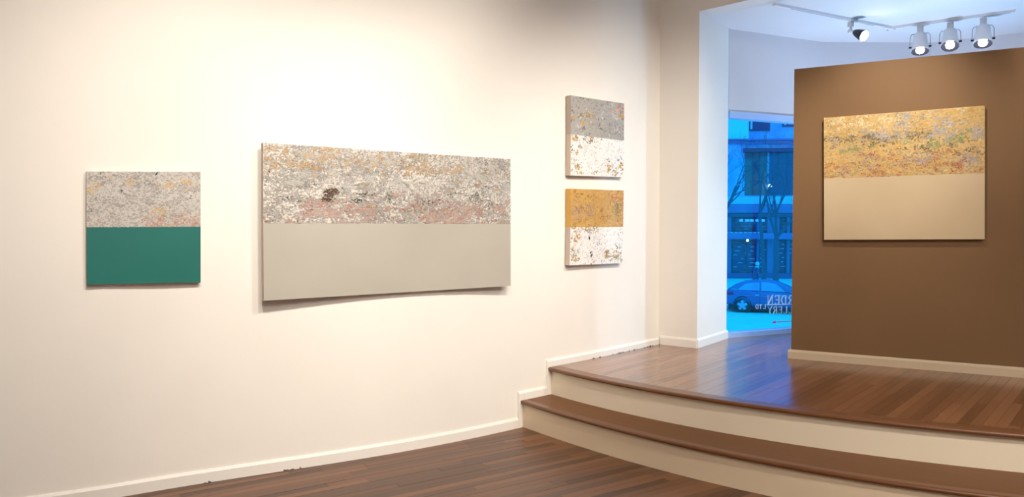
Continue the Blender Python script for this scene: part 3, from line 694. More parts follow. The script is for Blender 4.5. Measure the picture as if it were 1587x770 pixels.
# ------------------------------------------------------------------ track lights in the bay
M_WHITE = mat('white_lamp_enamel', (.92, .92, .94), .35)
M_TRACK = mat('track_enamel', (.84, .84, .86), .4)
M_DARKM = mat('dark_lamp_baffle', (.004, .005, .014), .7, spec=.15)
M_WIRE = mat('grey_steel_yoke', (.30, .30, .33), .35, .8)
M_BULB = mat('lit_bulb', (1, 1, 1), .3, emit=(1, .96, .88), estr=26)
TZ0 = ZB - .022
T0 = at_z(1200, 9, TZ0); T1 = at_z(1381, 45, TZ0); T2 = at_z(1573, 19, TZ0)
track = tag(empty('lighting_track', (T1.x, T1.y, ZB)), 'white L-shaped lighting track on the bay ceiling above the brown partition', 'track')
def rel(o, p): return Vector(p) - o.location
def bar(name, a, b, wd, z0, z1, mt, parent):
    a = rel(parent, a); b = rel(parent, b); t = (b - a).to_2d().normalized(); n_ = Vector((-t.y, t.x)) * wd / 2; bm = bmesh.new()
    a2, b2 = a.to_2d(), b.to_2d(); prism(bm, [a2 - n_, b2 - n_, b2 + n_, a2 + n_], z0 - parent.location.z, z1 - parent.location.z); return link_bm(name, bm, mt, parent)
d01 = (T1 - T0).normalized(); d12 = (T2 - T1).normalized()
bar('track_section', T0, T1 - d01 * .10, .036, ZB - .022, ZB, M_TRACK, track)
bar('track_section', T1 + d12 * .10, T2, .036, ZB - .022, ZB, M_TRACK, track)
bar('contact_slot', T0 + d01 * .2, T1 - d01 * .25, .010, ZB - .0225, ZB - .020, M_WIRE, track)
bar('contact_slot', T1 + d12 * .3, T2 - d12 * .03, .010, ZB - .0225, ZB - .020, M_WIRE, track)
cj = bar('corner_joint', T1 - d01 * .10, T1 + d01 * .0, .04, ZB - .026, ZB, M_WHITE, track)
bar('corner_joint', T1 - d12 * .0, T1 + d12 * .10, .04, ZB - .026, ZB, M_WHITE, track)
for k in (-.03, .03): bar('screw', T1 + d12 * (k - .008), T1 + d12 * (k + .008), .016, ZB - .029, ZB - .0255, M_WIRE, track)

def spot_lamp(px, py_track, label, bulb_px, tilt):
    """white cylinder spotlight on a yoke; axis leans towards the camera side"""
    P = at_z(px, py_track, TZ0)
    root = tag(empty('track_spotlight', (P.x, P.y, ZB - .022)), label, 'spotlight', 'white cylinder spotlights on the track')
    view = Vector((P.x, P.y, 0)).normalized(); side = Vector((view.y, -view.x, 0))
    bm = bmesh.new(); bx(bm, -.026, .026, -.018, .018, -.064, 0); bevel(bm, .004)
    o = link_bm('adapter', bm, M_WHITE, root); o.rotation_euler = (0, 0, math.atan2(d12.y, d12.x))
    # body along local -z, tilted so that its mouth turns to the viewer
    axis = (Vector((0, 0, -1)) * math.cos(tilt) - view * math.sin(tilt)).normalized()
    top = Vector((0, 0, -.072)) + axis * .0
    yb = side; xb = axis.cross(yb).normalized()
    R = Matrix((( *[0] * 0, yb.x, xb.x, axis.x), (yb.y, xb.y, axis.y), (yb.z, xb.z, axis.z))).to_4x4()
    Mx = Matrix.Translation(top) @ R
    H_ = .180
    bm = bmesh.new()
    lathe(bm, [(.004, 0), (.040, .002), (.052, .010), (.056, .022), (.058, .06), (.067, .12), (.074, H_ - .01), (.075, H_), (.073, H_ + .002)], Mx, 32, cap0=True)
    link_bm('housing', bm, M_WHITE, root, smooth=True)
    bm = bmesh.new(); lathe(bm, [(.073, H_ + .002), (.064, H_ - .03), (.045, H_ - .06), (.02, H_ - .075)], Mx, 32, cap1=True)
    link_bm('baffle', bm, M_DARKM, root, smooth=True)
    bm = bmesh.new(); lathe(bm, [(.003, H_ - .075), (.018, H_ - .07), (.030, H_ - .040), (.036, H_ - .012), (.033, H_ + .004), (.022, H_ + .014), (.002, H_ + .018)], Mx, 24)
    link_bm('bulb', bm, M_BULB, root, smooth=True)
    yk = [Vector((-.084, 0, .145)), Vector((-.082, 0, .03)), Vector((-.070, 0, -.002)), Vector((0, 0, -.010)), Vector((.070, 0, -.002)), Vector((.082, 0, .03)), Vector((.084, 0, .145))]
    bm = bmesh.new()
    tube(bm, [Mx @ q for q in yk], .0030, 8); yo = link_bm('yoke', bm, M_WIRE, root)
    for sgn in (-1, 1):
        bm = bmesh.new(); tube(bm, [Mx @ Vector((sgn * .068, 0, .135)), Mx @ Vector((sgn * .092, 0, .135))], .008, 10); link_bm('knob', bm, M_DARKM, yo)
    d = bpy.data.lights.new('lamp_beam', 'SPOT'); lo = bpy.data.objects.new('lamp_beam', d); COL.objects.link(lo); lo.parent = root
    d.energy = 45; d.spot_size = math.radians(100); d.spot_blend = .8; d.shadow_soft_size = .03; d.color = (1, .93, .82)
    lo.location = Mx @ Vector((0, 0, H_ + .03)); lo.rotation_euler = (axis).to_track_quat('-Z', 'Y').to_euler()
    return root
spot_lamp(1426.5, 40.5, 'white cylinder track spotlight nearest the corner joint of the track', None, math.radians(20))
spot_lamp(1473, 35, 'white cylinder track spotlight in the middle of the row of three', None, math.radians(30))
spot_lamp(1524, 28, 'white cylinder track spotlight nearest the right end of the track', None, math.radians(22))

# the single small black-cupped lamp
P = at_z(1318.5, 34, TZ0)
sl = tag(empty('small_spotlight', (P.x, P.y, ZB - .022)), 'small lamp with black cone shade hanging alone on the left arm of the track', 'spotlight')
bm = bmesh.new(); bx(bm, -.024, .024, -.016, .016, -.045, 0); bevel(bm, .004); o = link_bm('adapter', bm, M_WHITE, sl); o.rotation_euler = (0, 0, math.atan2(d01.y, d01.x))
bm = bmesh.new(); tube(bm, [(0, 0, -.045), (.004, -.004, -.075), (.022, -.018, -.098)], .010, 10); link_bm('stem', bm, M_WHITE, sl, smooth=True)
bm = bmesh.new(); bmesh.ops.create_uvsphere(bm, u_segments=16, v_segments=10, radius=.022, matrix=Matrix.Translation((-.004, 0, -.085))); link_bm('swivel_ball', bm, M_WHITE, sl, smooth=True)
ax = Vector((.42, -.62, -.42)).normalized(); q = ax.to_track_quat('Z', 'Y').to_matrix().to_4x4(); Mx = Matrix.Translation((.030, -.022, -.098)) @ q
M_BLACK = mat('black_lamp_shade', (.02, .018, .022), .35)
bm = bmesh.new(); lathe(bm, [(.004, -.01), (.022, -.008), (.034, .02), (.048, .075), (.052, .10), (.049, .10), (.044, .08)], Mx, 28, cap0=True); link_bm('shade', bm, M_BLACK, sl, smooth=True)
bm = bmesh.new(); lathe(bm, [(.044, .085), (.046, .100), (.040, .112), (.022, .120), (.002, .123)], Mx, 28, cap0=True); link_bm('bulb', bm, M_BULB, sl, smooth=True)
d = bpy.data.lights.new('lamp_beam', 'SPOT'); lo = bpy.data.objects.new('lamp_beam', d); COL.objects.link(lo); lo.parent = sl
d.energy = 20; d.spot_size = math.radians(110); d.spot_blend = .9; d.shadow_soft_size = .03; d.color = (1, .93, .82)
lo.location = Mx @ Vector((0, 0, .14)); lo.rotation_euler = ax.to_track_quat('-Z', 'Y').to_euler()

# ------------------------------------------------------------------ lettering on the window glass
M_LET = mat('white_window_lettering', (.70, .85, 1.0), .6)
M_ARROW = mat('red_window_arrow', (.80, .02, .26), .5)
A0 = BAY[0]; wt_ = (BAY[1] - BAY[0]).normalized(); wn = Vector((-wt_.y, wt_.x))
gp = Vector((A0.x, A0.y, 0)) + Vector((wn.x, wn.y, 0)) * .054; gn = Vector((wn.x, wn.y, 0))
def on_glass(x, y):
    v = at_plane(x, y, gp, gn); return Vector(((v.to_2d() - A0).dot(wt_), v.z))
# strokes of each serif letter in a unit box, seen the right way round: (x0,y0,x1,y1,width)
TN, TK, SF = .05, .13, .045
def serif(x, y): return (x - .11, y, x + .11, y, SF)
GL = {
 'N': [(.12, 0, .12, 1, TN), (.12, 1, .82, 0, TK), (.84, 0, .84, 1, TN), serif(.12, 0), serif(.10, .98), serif(.84, .98)],
 'E': [(.18, 0, .18, 1, TK), (.1, .98, .78, .98, TN), (.18, .5, .62, .5, TN), (.1, .02, .8, .02, TN), (.78, .98, .78, .80, TN), (.80, .02, .80, .2, TN), (.62, .4, .62, .6, TN)],
 'D': [(.18, 0, .18, 1, TK), (.08, .98, .45, .98, TN), (.45, .98, .7, .88, .07), (.7, .88, .84, .65, .10), (.84, .65, .84, .35, TK), (.84, .35, .7, .12, .10), (.7, .12, .45, .02, .07), (.08, .02, .45, .02, TN)],
 'R': [(.18, 0, .18, 1, TK), (.08, .98, .5, .98, TN), (.5, .98, .72, .88, .08), (.72, .88, .72, .62, .12), (.72, .62, .5, .5, .08), (.18, .5, .5, .5, TN), (.45, .5, .82, .02, TK), serif(.16, .02), serif(.84, .02)],
 'L': [(.18, 0, .18, 1, TK), (.08, .02, .78, .02, TN), (.78, .02, .78, .22, TN), serif(.18, .98)],
 'Y': [(.5, .45, .5, 0, TK), (.1, .98, .5, .45, TK), (.88, .98, .5, .45, TN), serif(.5, .02), serif(.1, .98), serif(.88, .98)],
 'T': [(.5, 0, .5, 1, TK), (.08, .96, .92, .96, TN), (.08, .96, .08, .78, TN), (.92, .96, .92, .78, TN), serif(.5, .02)],
}
sign = tag(empty('window_lettering', (A0.x, A0.y, 0)), 'white serif lettering on the window glass, read backwards from inside', 'lettering')
def glass_pt(u, z, lift=0): return Vector((wt_.x * u, wt_.y * u, z)) + gn * (.054 - lift)
def letter(ch, u_left, z0, wd, ht):
    """mirrored: the letter's right side is at u_left"""
    bm = bmesh.new()
    for x0, y0, x1, y1, wv in GL[ch]:
        a = Vector(((1 - x0) * wd, y0 * ht)); b = Vector(((1 - x1) * wd, y1 * ht)); t = (b - a).normalized(); k = Vector((-t.y, t.x)) * wv * wd * .8
        a -= t * .001; b += t * .001
        vs = [bm.verts.new(glass_pt(u_left + c.x, z0 + c.y, lf)) for lf in (0, .0015) for c in (a - k, b - k, b + k, a + k)]
        for f in [(0, 1, 2, 3), (7, 6, 5, 4), (0, 4, 5, 1), (1, 5, 6, 2), (2, 6, 7, 3), (3, 7, 4, 0)]: bm.faces.new([vs[i] for i in f])
    link_bm('letter', bm, M_LET, sign)
def word(s, px0, ytop, ybot, px_step, ratio=.9):
    for i, ch in enumerate(s):
        a = on_glass(px0 + i * px_step, ybot); b = on_glass(px0 + (i + 1) * px_step, ybot); c = on_glass(px0 + i * px_step, ytop)
        letter(ch, a.x, a.y, (b.x - a.x) * ratio, c.y - a.y)
word('NEDR', 1188.5, 458.0, 471.5, 10.6)
word('YRELL', 1189.5, 475.0, 485.5, 7.9)
word('DTL', 1170.5, 471.5, 478.5, 5.6)
a = on_glass(1188, 472.8); b = on_glass(1229, 472.0)
def glass_quad(name, pts, mt, parent):
    bm = bmesh.new(); n_ = len(pts); v0 = [bm.verts.new(glass_pt(p[0], p[1], 0)) for p in pts]; v1 = [bm.verts.new(glass_pt(p[0], p[1], .0015)) for p in pts]
    bm.faces.new(v0); bm.faces.new(v1[::-1])
    for i in range(n_): bm.faces.new([v0[i], v0[(i + 1) % n_], v1[(i + 1) % n_], v1[i]])
    return link_bm(name, bm, mt, parent)
glass_quad('underline', [(a.x, a.y), (b.x, b.y), (b.x, b.y + .008), (a.x, a.y + .008)], M_LET, sign)
arrow = tag(empty('window_arrow', (A0.x, A0.y, 0)), 'thin dark red arrow on the window glass pointing left', 'decal')
a = on_glass(1195.5, 499.8); b = on_glass(1202, 499); c = on_glass(1229, 497.6)
glass_quad('arrow_head', [(a.x, a.y), (b.x, b.y - .016), (b.x, b.y + .016)], M_ARROW, arrow)
glass_quad('arrow_shaft', [(b.x, b.y - .004), (c.x, c.y - .004), (c.x, c.y + .004), (b.x, b.y + .004)], M_ARROW, arrow)

# ------------------------------------------------------------------ the street outside
GZ = -2.5
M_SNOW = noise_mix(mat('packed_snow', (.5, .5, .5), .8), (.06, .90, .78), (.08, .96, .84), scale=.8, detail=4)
M_ROAD = noise_mix(mat('dark_road_tone', (.1, .1, .1), .5), (.10, .30, .44), (.12, .42, .55), scale=1.5, detail=4)
bm = bmesh.new(); bx(bm, -40, 110, 9.5, 120, GZ - .3, GZ); structure(link_bm('street_ground', bm, M_SNOW))
rd = bmesh.new(); bx(rd, -40, 110, -.9, 1.1, 0, .012); o = structure(link_bm('dark_street_band', rd, M_ROAD)); o.location = (10.5, 36.8, GZ); o.rotation_euler = (0, 0, math.radians(-12))  # darker band across the street at the car's depth
# building across the street
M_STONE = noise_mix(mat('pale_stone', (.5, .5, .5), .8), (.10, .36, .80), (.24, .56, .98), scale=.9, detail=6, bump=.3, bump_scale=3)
M_BRICK = mat('dark_brick', (.1, .1, .1), .8)
_bt = N(M_BRICK, 'ShaderNodeTexBrick'); _bt.inputs['Color1'].default_value = (.12, .07, .16, 1); _bt.inputs['Color2'].default_value = (.24, .13, .22, 1); _bt.inputs['Mortar'].default_value = (.55, .38, .40, 1)
_bt.inputs['Scale'].default_value = 1.0; _bt.inputs['Brick Width'].default_value = .62; _bt.inputs['Row Height'].default_value = .24; _bt.inputs['Mortar Size'].default_value = .018
_tc = N(M_BRICK, 'ShaderNodeTexCoord'); _mp = N(M_BRICK, 'ShaderNodeMapping'); _mp.inputs['Rotation'].default_value = (math.pi / 2, 0, 0)
L(M_BRICK, _tc.outputs['Object'], _mp.inputs[0]); L(M_BRICK, _mp.outputs[0], _bt.inputs['Vector'])
_nz = N(M_BRICK, 'ShaderNodeTexNoise'); _nz.inputs['Scale'].default_value = 1.3; _mx = N(M_BRICK, 'ShaderNodeMix', data_type='RGBA')
_mr = N(M_BRICK, 'ShaderNodeMapRange'); _mr.inputs['From Min'].default_value = .42; _mr.inputs['From Max'].default_value = .6
L(M_BRICK, _tc.outputs['Object'], _nz.inputs['Vector']); L(M_BRICK, _nz.outputs['Fac'], _mr.inputs[0]); L(M_BRICK, _mr.outputs[0], _mx.inputs[0])
_mx.inputs[6].default_value = (.08, .055, .15, 1); L(M_BRICK, _bt.outputs['Color'], _mx.inputs[7]); L(M_BRICK, _mx.outputs[2], M_BRICK.node_tree.nodes['Principled BSDF'].inputs['Base Color'])
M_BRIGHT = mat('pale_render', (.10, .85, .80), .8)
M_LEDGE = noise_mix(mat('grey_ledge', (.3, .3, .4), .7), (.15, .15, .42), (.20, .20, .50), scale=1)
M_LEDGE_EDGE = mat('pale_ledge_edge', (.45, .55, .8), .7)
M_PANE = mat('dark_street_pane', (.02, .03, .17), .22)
M_PANE2 = noise_mix(mat('brown_reflection_pane', (.1, .1, .1), .3), (.10, .07, .10), (.20, .12, .15), scale=1.2)  # warm reflection of the room put into this pane's colour
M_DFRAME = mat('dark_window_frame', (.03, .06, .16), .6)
M_GLOW = mat('street_lamp_glow', (1, 1, 1), .5, emit=(.75, .95, 1), estr=7)
BYD = 57.0; KP = BYD / F
bld = tag(empty('street_building', (15.7, BYD, GZ), math.radians(-3)), 'large stone and brick building across the snowy street', 'building')
def bpart(name, x0, x1, y0, y1, yb0=0, yb1=.3, mt=M_STONE, parent=bld, origin=(793.5)):
    """a box on the facade given by the pixels it covers; yb is how far it stands out"""
    X0 = (x0 - 793.5) * KP - 15.7; X1 = (x1 - 793.5) * KP - 15.7; Z0 = EYE + (347 - y1) * KP - GZ; Z1 = EYE + (347 - y0) * KP - GZ
    bm = bmesh.new(); bx(bm, X0, X1, -yb1, -yb0, Z0, Z1); return link_bm(name, bm, mt, parent)
W0, W1 = 700, 1900
bpart('wall', W0, W1, -60, 305, -4, 0, M_STONE)
bpart('wall', W0, W1, 305, 316, -4, .12, mat('cornice_stone', (.20, .62, .92), .7))['label'] = 'pale stone course above the shop front'
bpart('wall', W0, W1, 316, 432, -4, -.3, M_BRICK)['label'] = 'dark brick shop front'
bpart('wall', 1104, 1158, 100, 216, 0, .10, M_BRIGHT)['label'] = 'pale rendered wall bay'
bpart('cornice', W0, W1, 216.5, 219, 0, .35, M_LEDGE); bpart('cornice', W0, W1, 222, 224, 0, .25, M_LEDGE)
bpart('fascia', W0, W1, 316, 330, -.3, .10, M_LEDGE); bpart('fascia', W0, W1, 331, 336, -.3, .2, M_DFRAME)
bpart('ledge', W0, W1, 361, 370, -.3, .9, M_LEDGE); bpart('plinth', W0, W1, 423, 432, -.3, .2, mat('plinth_stone', (.09, .08, .30), .8))
for i in range(22): bpart('ledge_cap', 1022 + 7.0 * i * 1.0, 1026.2 + 7.0 * i, 359.3, 361, .2, .95, M_LEDGE_EDGE)
for k, (x0, x1) in enumerate(((1153, 1187), (1190, 1231), (1000, 1060), (1262, 1330), (1360, 1430))):
    f_ = bpart('window', x0, x1, 234, 303, -.05, .04, M_PANE2 if k in (0,) else M_PANE)
    bpart('window_hood', x0 - 3, x1 + 1, 231, 237, .0, .45, M_DFRAME)
    nx = 3
    for j in range(1, nx): bpart('mullion', x0 + (x1 - x0) * j / nx - .5, x0 + (x1 - x0) * j / nx + .5, 238, 303, .04, .1, M_DFRAME, f_ if False else bld)
    for yy in (258, 281): bpart('mullion', x0, x1, yy - .5, yy + .5, .04, .1, M_DFRAME)
for x0, x1, y0, y1 in ((1158, 1190, 176, 204), (1209, 1240, 176, 198), (1262, 1292, 176, 200), (1060, 1090, 176, 204)):
    bpart('window_frame', x0, x1, y0 - 2, y1, 0, .13, M_DFRAME); bpart('window', x0 + 5, x1 - 2, y0, y1 - 1.5, .13, .16, M_PANE); bpart('curtain', x0 + 2, x0 + 5, y0, y1 - 2.5, .12, .18, M_LEDGE_EDGE)
for x in (1146, 1155, 1162, 1171, 1179): bpart('lamp', x, x + 4.5, 339.5, 343.5, -.28, .1, mat('dim_blue_lamp', (.2, .5, .8), .5, emit=(.03, .32, .9), estr=.8))
for x0, x1 in ((1126, 1133), (1172, 1175), (1188, 1206), (1218, 1222), (1245, 1252), (1085, 1092)): bpart('pilaster', x0, x1, 336, 423, -.3, .05, mat('pilaster_paint', (.06, .16, .40), .7))
rr_ = random.Random(9)
for x0, x1, y0, y1 in ((1137, 1156, 378, 421), (1158, 1171, 378, 421), (1177, 1187, 376, 421), (1207, 1217, 374, 421), (1222, 1240, 374, 421)):
    w_ = bpart('shop_window', x0, x1, y0, y1, -.3, -.22, M_PANE)
    for k in range(6):
        yy = y0 + 4 + (y1 - y0 - 6) * k / 6; xx = rr_.uniform(x0, x1 - 5); bpart('shelf', xx, min(x1, xx + rr_.uniform(3, 9)), yy, yy + 1.0, -.22, -.15, M_LEDGE_EDGE)
def glow(name, px, py, Y, r, label):
    p_ = at_y(px, py, Y); root = tag(empty(name, p_), label, 'lamp')
    bm = bmesh.new(); bmesh.ops.create_uvsphere(bm, u_segments=14, v_segments=10, radius=r); link_bm('globe', bm, M_GLOW, root, smooth=True)
    bm = bmesh.new(); tube(bm, [(0, 0, r * .8), (0, 0, r * 2), (0, BYD - Y - .3, r * 2)], .03, 8); link_bm('bracket', bm, M_DFRAME, root)
glow('wall_lamp', 1193.3, 288, 56.2, .12, 'bright white globe lamp in front of the dark upper window')
glow('wall_lamp', 1158.5, 372.5, 56.2, .085, 'small white globe lamp under the ledge of the shop front')

# trees
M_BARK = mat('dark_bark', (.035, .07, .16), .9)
def tree(base_px, Y, height, seed, label, lean=0, r0=.16, fork=.45, fine=1.0):
    rg = random.Random(seed); x = (base_px - 793.5) / F * Y; root = tag(empty('bare_tree', (x, Y, GZ)), label, 'tree', 'bare street trees')
    tb = bmesh.new(); bb = bmesh.new()
    def grow(bm, p, d, ln, r, depth):
        pts = [p]; rad = [r]; q = p.copy(); dd = d.copy(); k = 4
        for i in range(k):
            dd = (dd + Vector((rg.uniform(-.2, .2), rg.uniform(-.2, .2), rg.uniform(-.05, .12)))).normalized(); q = q + dd * ln / k; pts.append(q.copy()); rad.append(r * (1 - .35 * (i + 1) / k))
        tube(bm, pts, rad, 5 if depth < 3 else 3, cap=False)
        if depth >= 6 or r < .006: return
        for i in range(rg.choice((2, 3, 3)) if depth else 3):
            j = rg.randint(2, 4) if depth else rg.randint(3, 4)
            nd = (dd + Vector((rg.uniform(-.95, .95), rg.uniform(-.6, .6), rg.uniform(-.25, .5)))).normalized()
            grow(bb, pts[j], nd, ln * rg.uniform(.60, .82), rad[j] * .58, depth + 1)
    tp = Vector((lean, 0, height * fork)); tube(tb, [Vector((0, 0, -.05)), Vector((lean * .2, 0, height * fork * .3)), Vector((lean * .6, 0, height * fork * .7)), tp], [r0 * 1.2, r0, r0 * .9, r0 * .8], 10)
    for i in range(3): grow(bb, tp, Vector((rg.uniform(-.6, .6), rg.uniform(-.3, .3), .9)).normalized(), height * .26, r0 * .6, 1)
    link_bm('trunk', tb, M_BARK, root, smooth=True); link_bm('branches', bb, M_BARK, root)
tree(1203, 46, 10.5, 4, 'bare tree with a stout trunk standing right of the walking person', 0, .17, .30)
tree(1187, 41, 9.0, 12, 'bare slender tree standing behind the middle of the parked car', -.35, .10, .5)
tree(1106, 36, 8.4, 5, 'bare tree whose branches reach in from the left edge of the window', .3, .12, .45)
tree(1285, 52, 8.2, 8, 'bare tree mostly hidden behind the right edge of the window view', -.2, .16, .35)

# parked car
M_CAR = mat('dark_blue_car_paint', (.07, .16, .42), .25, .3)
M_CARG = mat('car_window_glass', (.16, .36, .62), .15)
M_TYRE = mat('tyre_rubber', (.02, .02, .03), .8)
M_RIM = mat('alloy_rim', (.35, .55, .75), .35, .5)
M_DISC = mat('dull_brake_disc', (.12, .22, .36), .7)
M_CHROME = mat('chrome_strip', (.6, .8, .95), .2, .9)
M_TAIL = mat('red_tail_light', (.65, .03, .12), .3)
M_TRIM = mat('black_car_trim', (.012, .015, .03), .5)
cth = math.radians(-20)
cp = at_z(1152.2, 481, GZ); car = tag(empty('car', (cp.x, cp.y, GZ), cth), 'dark blue saloon car parked on the snowy street', 'car')
# body stations along x (0 at rear wheel): lower z, waist z, half widths
st = [(-1.02, .42, .72, .70, .60), (-.98, .30, .98, .80, .66), (-.80, .22, 1.05, .87, .72), (-.45, .20, 1.06, .90, .76), (0, .19, 1.04, .91, .78), (.6, .17, 1.01, .92, .79), (1.4, .16, .98, .92, .79),
      (2.0, .16, .96, .92, .80), (2.5, .18, .94, .91, .79), (3.0, .20, .88, .89, .74), (3.4, .24, .76, .84, .66), (3.66, .30, .62, .74, .56), (3.76, .42, .52, .60, .50)]
st = [((x * .74 if x < 0 else x), *r) for x, *r in st]
bm = bmesh.new(); rings = []
for x, zl, zw, wl_, wt2 in st:
    pr = [(-wl_ * .86, zl), (-wl_, zl + (zw - zl) * .25), (-wl_, zl + (zw - zl) * .62), (-(wl_ + wt2) / 2 - .03, zl + (zw - zl) * .9), (-wt2, zw), (0, zw + .03), (wt2, zw), ((wl_ + wt2) / 2 + .03, zl + (zw - zl) * .9), (wl_, zl + (zw - zl) * .62), (wl_, zl + (zw - zl) * .25), (wl_ * .86, zl)]
    rings.append([bm.verts.new((x, y, z)) for y, z in pr])
for a, b in zip(rings, rings[1:]):
    for k in range(11): bm.faces.new([a[k], a[(k + 1) % 11], b[(k + 1) % 11], b[k]])
bm.faces.new(rings[0]); bm.faces.new(rings[-1][::-1])
body = link_bm('body', bm, M_CAR, car, smooth=True); body.modifiers.new('s', 'SUBSURF').render_levels = 1; body.modifiers['s'].levels = 1
gh = [(-.60, 1.03, .70), (-.35, 1.20, .60), (.05, 1.37, .54), (.55, 1.45, .52), (1.1, 1.46, .52), (1.5, 1.40, .54), (1.95, 1.20, .62), (2.45, .95, .70)]
bm = bmesh.new(); rings = []
for x, zt, hw in gh:
    zb = .97; bwid = .77; pr = [(-bwid, zb), (-(bwid * .3 + hw * .7) - .02, zb + (zt - zb) * .72), (-hw + .04, zt - .02), (0, zt + .02), (hw - .04, zt - .02), ((bwid * .3 + hw * .7) + .02, zb + (zt - zb) * .72), (bwid, zb)]
    rings.append([bm.verts.new((x, y, z)) for y, z in pr])
for a, b in zip(rings, rings[1:]):
    for k in range(7): bm.faces.new([a[k], a[(k + 1) % 7], b[(k + 1) % 7], b[k]])
bm.faces.new(rings[0]); bm.faces.new(rings[-1][::-1]); link_bm('roof', bm, M_CAR, car, smooth=True)
for sgn in (-1, 1):
    def y_at(z, x):      # half width of the greenhouse
        zt = np.interp(x, [g_[0] for g_ in gh], [g_[1] for g_ in gh]); hw = np.interp(x, [g_[0] for g_ in gh], [g_[2] for g_ in gh])
        k = (z - .97) / max(zt - .97, .05); return .77 + (k / .72) * ((.77 * .3 + hw * .7 + .02) - .77) + .012
    for pts in ([(-.22, 1.03), (.72, 1.01), (.72, 1.36), (.45, 1.36), (.1, 1.27)], [(.80, 1.01), (1.82, .99), (1.42, 1.31), (1.15, 1.37), (.80, 1.37)]):
        bm = bmesh.new(); vs = [bm.verts.new((x, sgn * y_at(z, x), z)) for x, z in pts]; f = bm.faces.new(vs)
        ex = bmesh.ops.extrude_face_region(bm, geom=[f]); bmesh.ops.translate(bm, vec=(0, -sgn * .015, 0), verts=[v for v in ex['geom'] if isinstance(v, bmesh.types.BMVert)])
        link_bm('side_window', bm, M_CARG, car)
    bm = bmesh.new(); tube(bm, [(-.5, sgn * .79, 1.045), (.3, sgn * .80, 1.025), (1.1, sgn * .80, 1.0), (2.1, sgn * .80, .97)], .010, 6); link_bm('chrome_strip', bm, M_CHROME, car)
    bm = bmesh.new(); tube(bm, [(-.3, sgn * .925, .80), (.8, sgn * .945, .76), (2.4, sgn * .93, .72)], .008, 6); link_bm('crease', bm, M_CARG, car)
    for hx in (.55, 1.55):
        bm = bmesh.new(); bx(bm, hx, hx + .18, sgn * .90 - .02, sgn * .90 + .04, .80, .83); link_bm('door_handle', bm, M_CHROME, car)
    bm = bmesh.new(); bx(bm, 1.83, 2.0, sgn * .93 - .10, sgn * .93 + .04, .99, 1.12); bevel(bm, .03); link_bm('mirror', bm, M_CAR, car)
    bm = bmesh.new(); tube(bm, [(.76, sgn * .905, .28), (.76, sgn * .93, .6), (.74, sgn * .88, .9)], .007, 5); link_bm('door_seam', bm, M_TRIM, car)
    bm = bmesh.new(); bx(bm, -.76, -.40, sgn * .80 - .10, sgn * .80 + .045, .80, .92); bevel(bm, .025); link_bm('tail_light', bm, M_TAIL, car)
    for wx in (0, 2.78):
        wh = empty('wheel', (wx, sgn * .80, .33)); wh.parent = car
        Mw = Matrix.Rotation(math.pi / 2, 4, 'X')
        bm = bmesh.new(); lathe(bm, [(.20, -.10), (.31, -.11), (.33, -.08), (.33, .08), (.31, .11), (.20, .10)], Mw, 32); link_bm('tyre', bm, M_TYRE, wh, smooth=True)
        bm = bmesh.new(); lathe(bm, [(.235, sgn * -.12), (.235, sgn * -.115), (.215, sgn * -.05), (.21, 0)], Mw, 32)
        for k in range(5):
            R_ = Matrix.Rotation(2 * math.pi * k / 5, 4, 'Y'); bx(bm, -.055, .055, sgn * .09, sgn * .12, 0.02, .22, R_)
        lathe(bm, [(.06, sgn * -.11), (.06, sgn * -.13), (.003, sgn * -.135)], Mw, 16); link_bm('rim', bm, M_RIM, wh)
        bm = bmesh.new(); lathe(bm, [(.225, sgn * -.060), (.02, sgn * -.062)], Mw, 32); link_bm('brake_disc', bm, M_DISC, wh)
        bm = bmesh.new(); lathe(bm, [(.34, sgn * -.095), (.385, sgn * -.125), (.40, sgn * -.10)], Mw, 32); link_bm('wheel_arch', bm, M_TRIM, car).location = (wx, sgn * .80, .34)
bm = bmesh.new(); bx(bm, -.79, -.66, -.6, .6, .34, .46); bevel(bm, .02); link_bm('bumper_strip', bm, M_TRIM, car)
bm = bmesh.new(); bx(bm, -.78, -.745, -.26, .26, .62, .74); link_bm('number_plate', bm, M_CHROME, car)
bm = bmesh.new(); bx(bm, -.62, 3.6, -.82, .82, .12, .30); link_bm('underbody', bm, M_TRIM, car)

# person walking behind the car
M_COAT = mat('dark_winter_coat', (.06, .10, .22), .9); M_HAT = mat('light_blue_hat', (.15, .75, .95), .9); M_SKIN = mat('skin', (.55, .38, .35), .6); M_LEGS = mat('dark_trousers', (.03, .05, .12), .9)
pp = at_z(1171, 453.8, GZ)
person = tag(empty('person', (pp.x, pp.y, GZ), math.radians(180)), 'person in a dark coat and light blue hat walking behind the parked car', 'person')
def skin(name, verts, edges, radii, mt, root_i=0, parent=person, sub=2):
    me = bpy.data.meshes.new(name); me.from_pydata(verts, edges, []); o = bpy.data.objects.new(name, me); COL.objects.link(o); o.parent = parent
    me.materials.append(mt); m = o.modifiers.new('skin', 'SKIN'); m.use_smooth_shade = True
    for v, r in zip(me.skin_vertices[0].data, radii): v.radius = (r, r) if not hasattr(r, '__len__') else r
    me.skin_vertices[0].data[root_i].use_root = True
    s = o.modifiers.new('sub', 'SUBSURF'); s.levels = sub; s.render_levels = sub
    return o
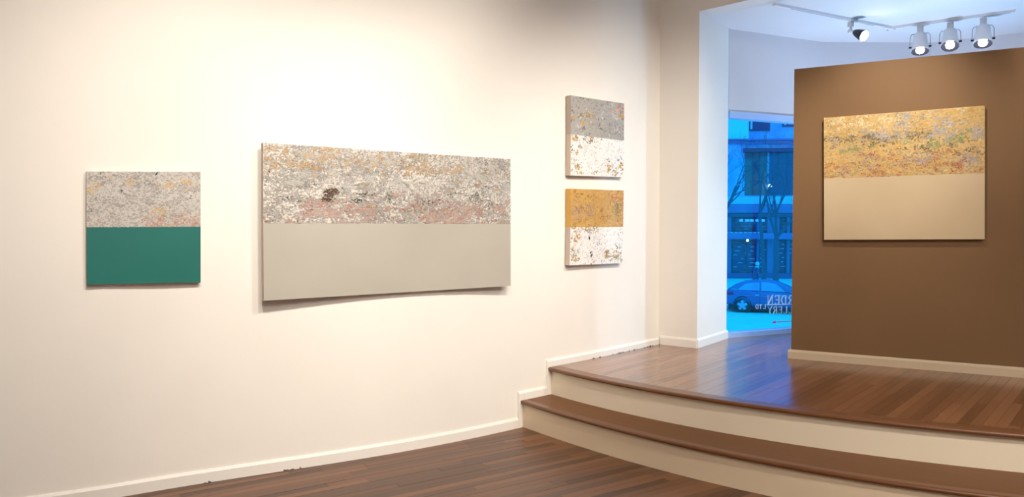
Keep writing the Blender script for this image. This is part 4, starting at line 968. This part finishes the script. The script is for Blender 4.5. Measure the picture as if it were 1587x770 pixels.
# facing local -x before the turn; walking pose, leaning a little forward
V = [(0, 0, .92), (.0, 0, 1.05), (-.02, 0, 1.22), (-.04, 0, 1.40), (-.055, 0, 1.50), (-.08, 0, 1.60), (-.09, 0, 1.70)]
Rr = [(.16, .13), (.145, .12), (.17, .14), (.16, .12), (.06, .06), (.085, .075), (.07, .06)]
Eg = [(i, i + 1) for i in range(6)]
def add(pts, rs, parent_i):
    i = parent_i
    for p_, r_ in zip(pts, rs): V.append(p_); Rr.append((r_, r_)); Eg.append((i, len(V) - 1)); i = len(V) - 1
    return i
for sgn, fwd in ((-1, 1), (1, -1)):
    add([(-.02, sgn * .10, .86), (-.12 * fwd - .02, sgn * .10, .48), (-.20 * fwd + .02, sgn * .10, .09), (-.20 * fwd - .14, sgn * .10, .045)], [.095, .065, .05, .04], 0)
    h = add([(-.04, sgn * .19, 1.40), (.04 * fwd, sgn * .26, 1.14), (.10 * fwd - .10, sgn * .25, .92), (.12 * fwd - .14, sgn * .24, .85)], [.075, .055, .042, .034], 3)
    hp = V[h]
    for k in range(4): add([(hp[0] - .03 + .02 * k, hp[1], hp[2] - .05), (hp[0] - .04 + .02 * k, hp[1], hp[2] - .09 - .01 * (k in (1, 2)))], [.010, .008], h)
    add([(hp[0] - .05, hp[1] - sgn * .02, hp[2] - .02), (hp[0] - .065, hp[1] - sgn * .03, hp[2] - .05)], [.011, .009], h)
skin('body', V, Eg, Rr, M_COAT)
bm = bmesh.new(); bmesh.ops.create_uvsphere(bm, u_segments=20, v_segments=14, radius=.10, matrix=Matrix.Translation((-.095, 0, 1.63)) @ Matrix.Diagonal((1.0, .82, 1.2, 1)))
bmesh.ops.create_uvsphere(bm, u_segments=8, v_segments=6, radius=.018, matrix=Matrix.Translation((-.20, 0, 1.62)))
for s_ in (-1, 1): bmesh.ops.create_uvsphere(bm, u_segments=8, v_segments=6, radius=.022, matrix=Matrix.Translation((-.09, s_ * .085, 1.63)))
link_bm('face', bm, M_SKIN, person, smooth=True)
bm = bmesh.new(); lathe(bm, [(.112, 1.63), (.118, 1.68), (.11, 1.74), (.08, 1.79), (.03, 1.815), (.004, 1.82)], Matrix.Translation((-.085, 0, 0)), 20); link_bm('knitted_hat', bm, M_HAT, person, smooth=True)
bm = bmesh.new(); lathe(bm, [(.10, 1.44), (.12, 1.48), (.11, 1.53), (.09, 1.56)], Matrix.Translation((-.06, 0, 0)), 18); link_bm('scarf', bm, M_HAT, person, smooth=True)
bm = bmesh.new(); lathe(bm, [(.21, .72), (.20, .95), (.17, 1.1), (.19, 1.3), (.17, 1.42), (.09, 1.49)], Matrix.Diagonal((.8, 1.1, 1, 1)), 20); link_bm('coat', bm, M_COAT, person, smooth=True)

bpy.context.view_layer.update()
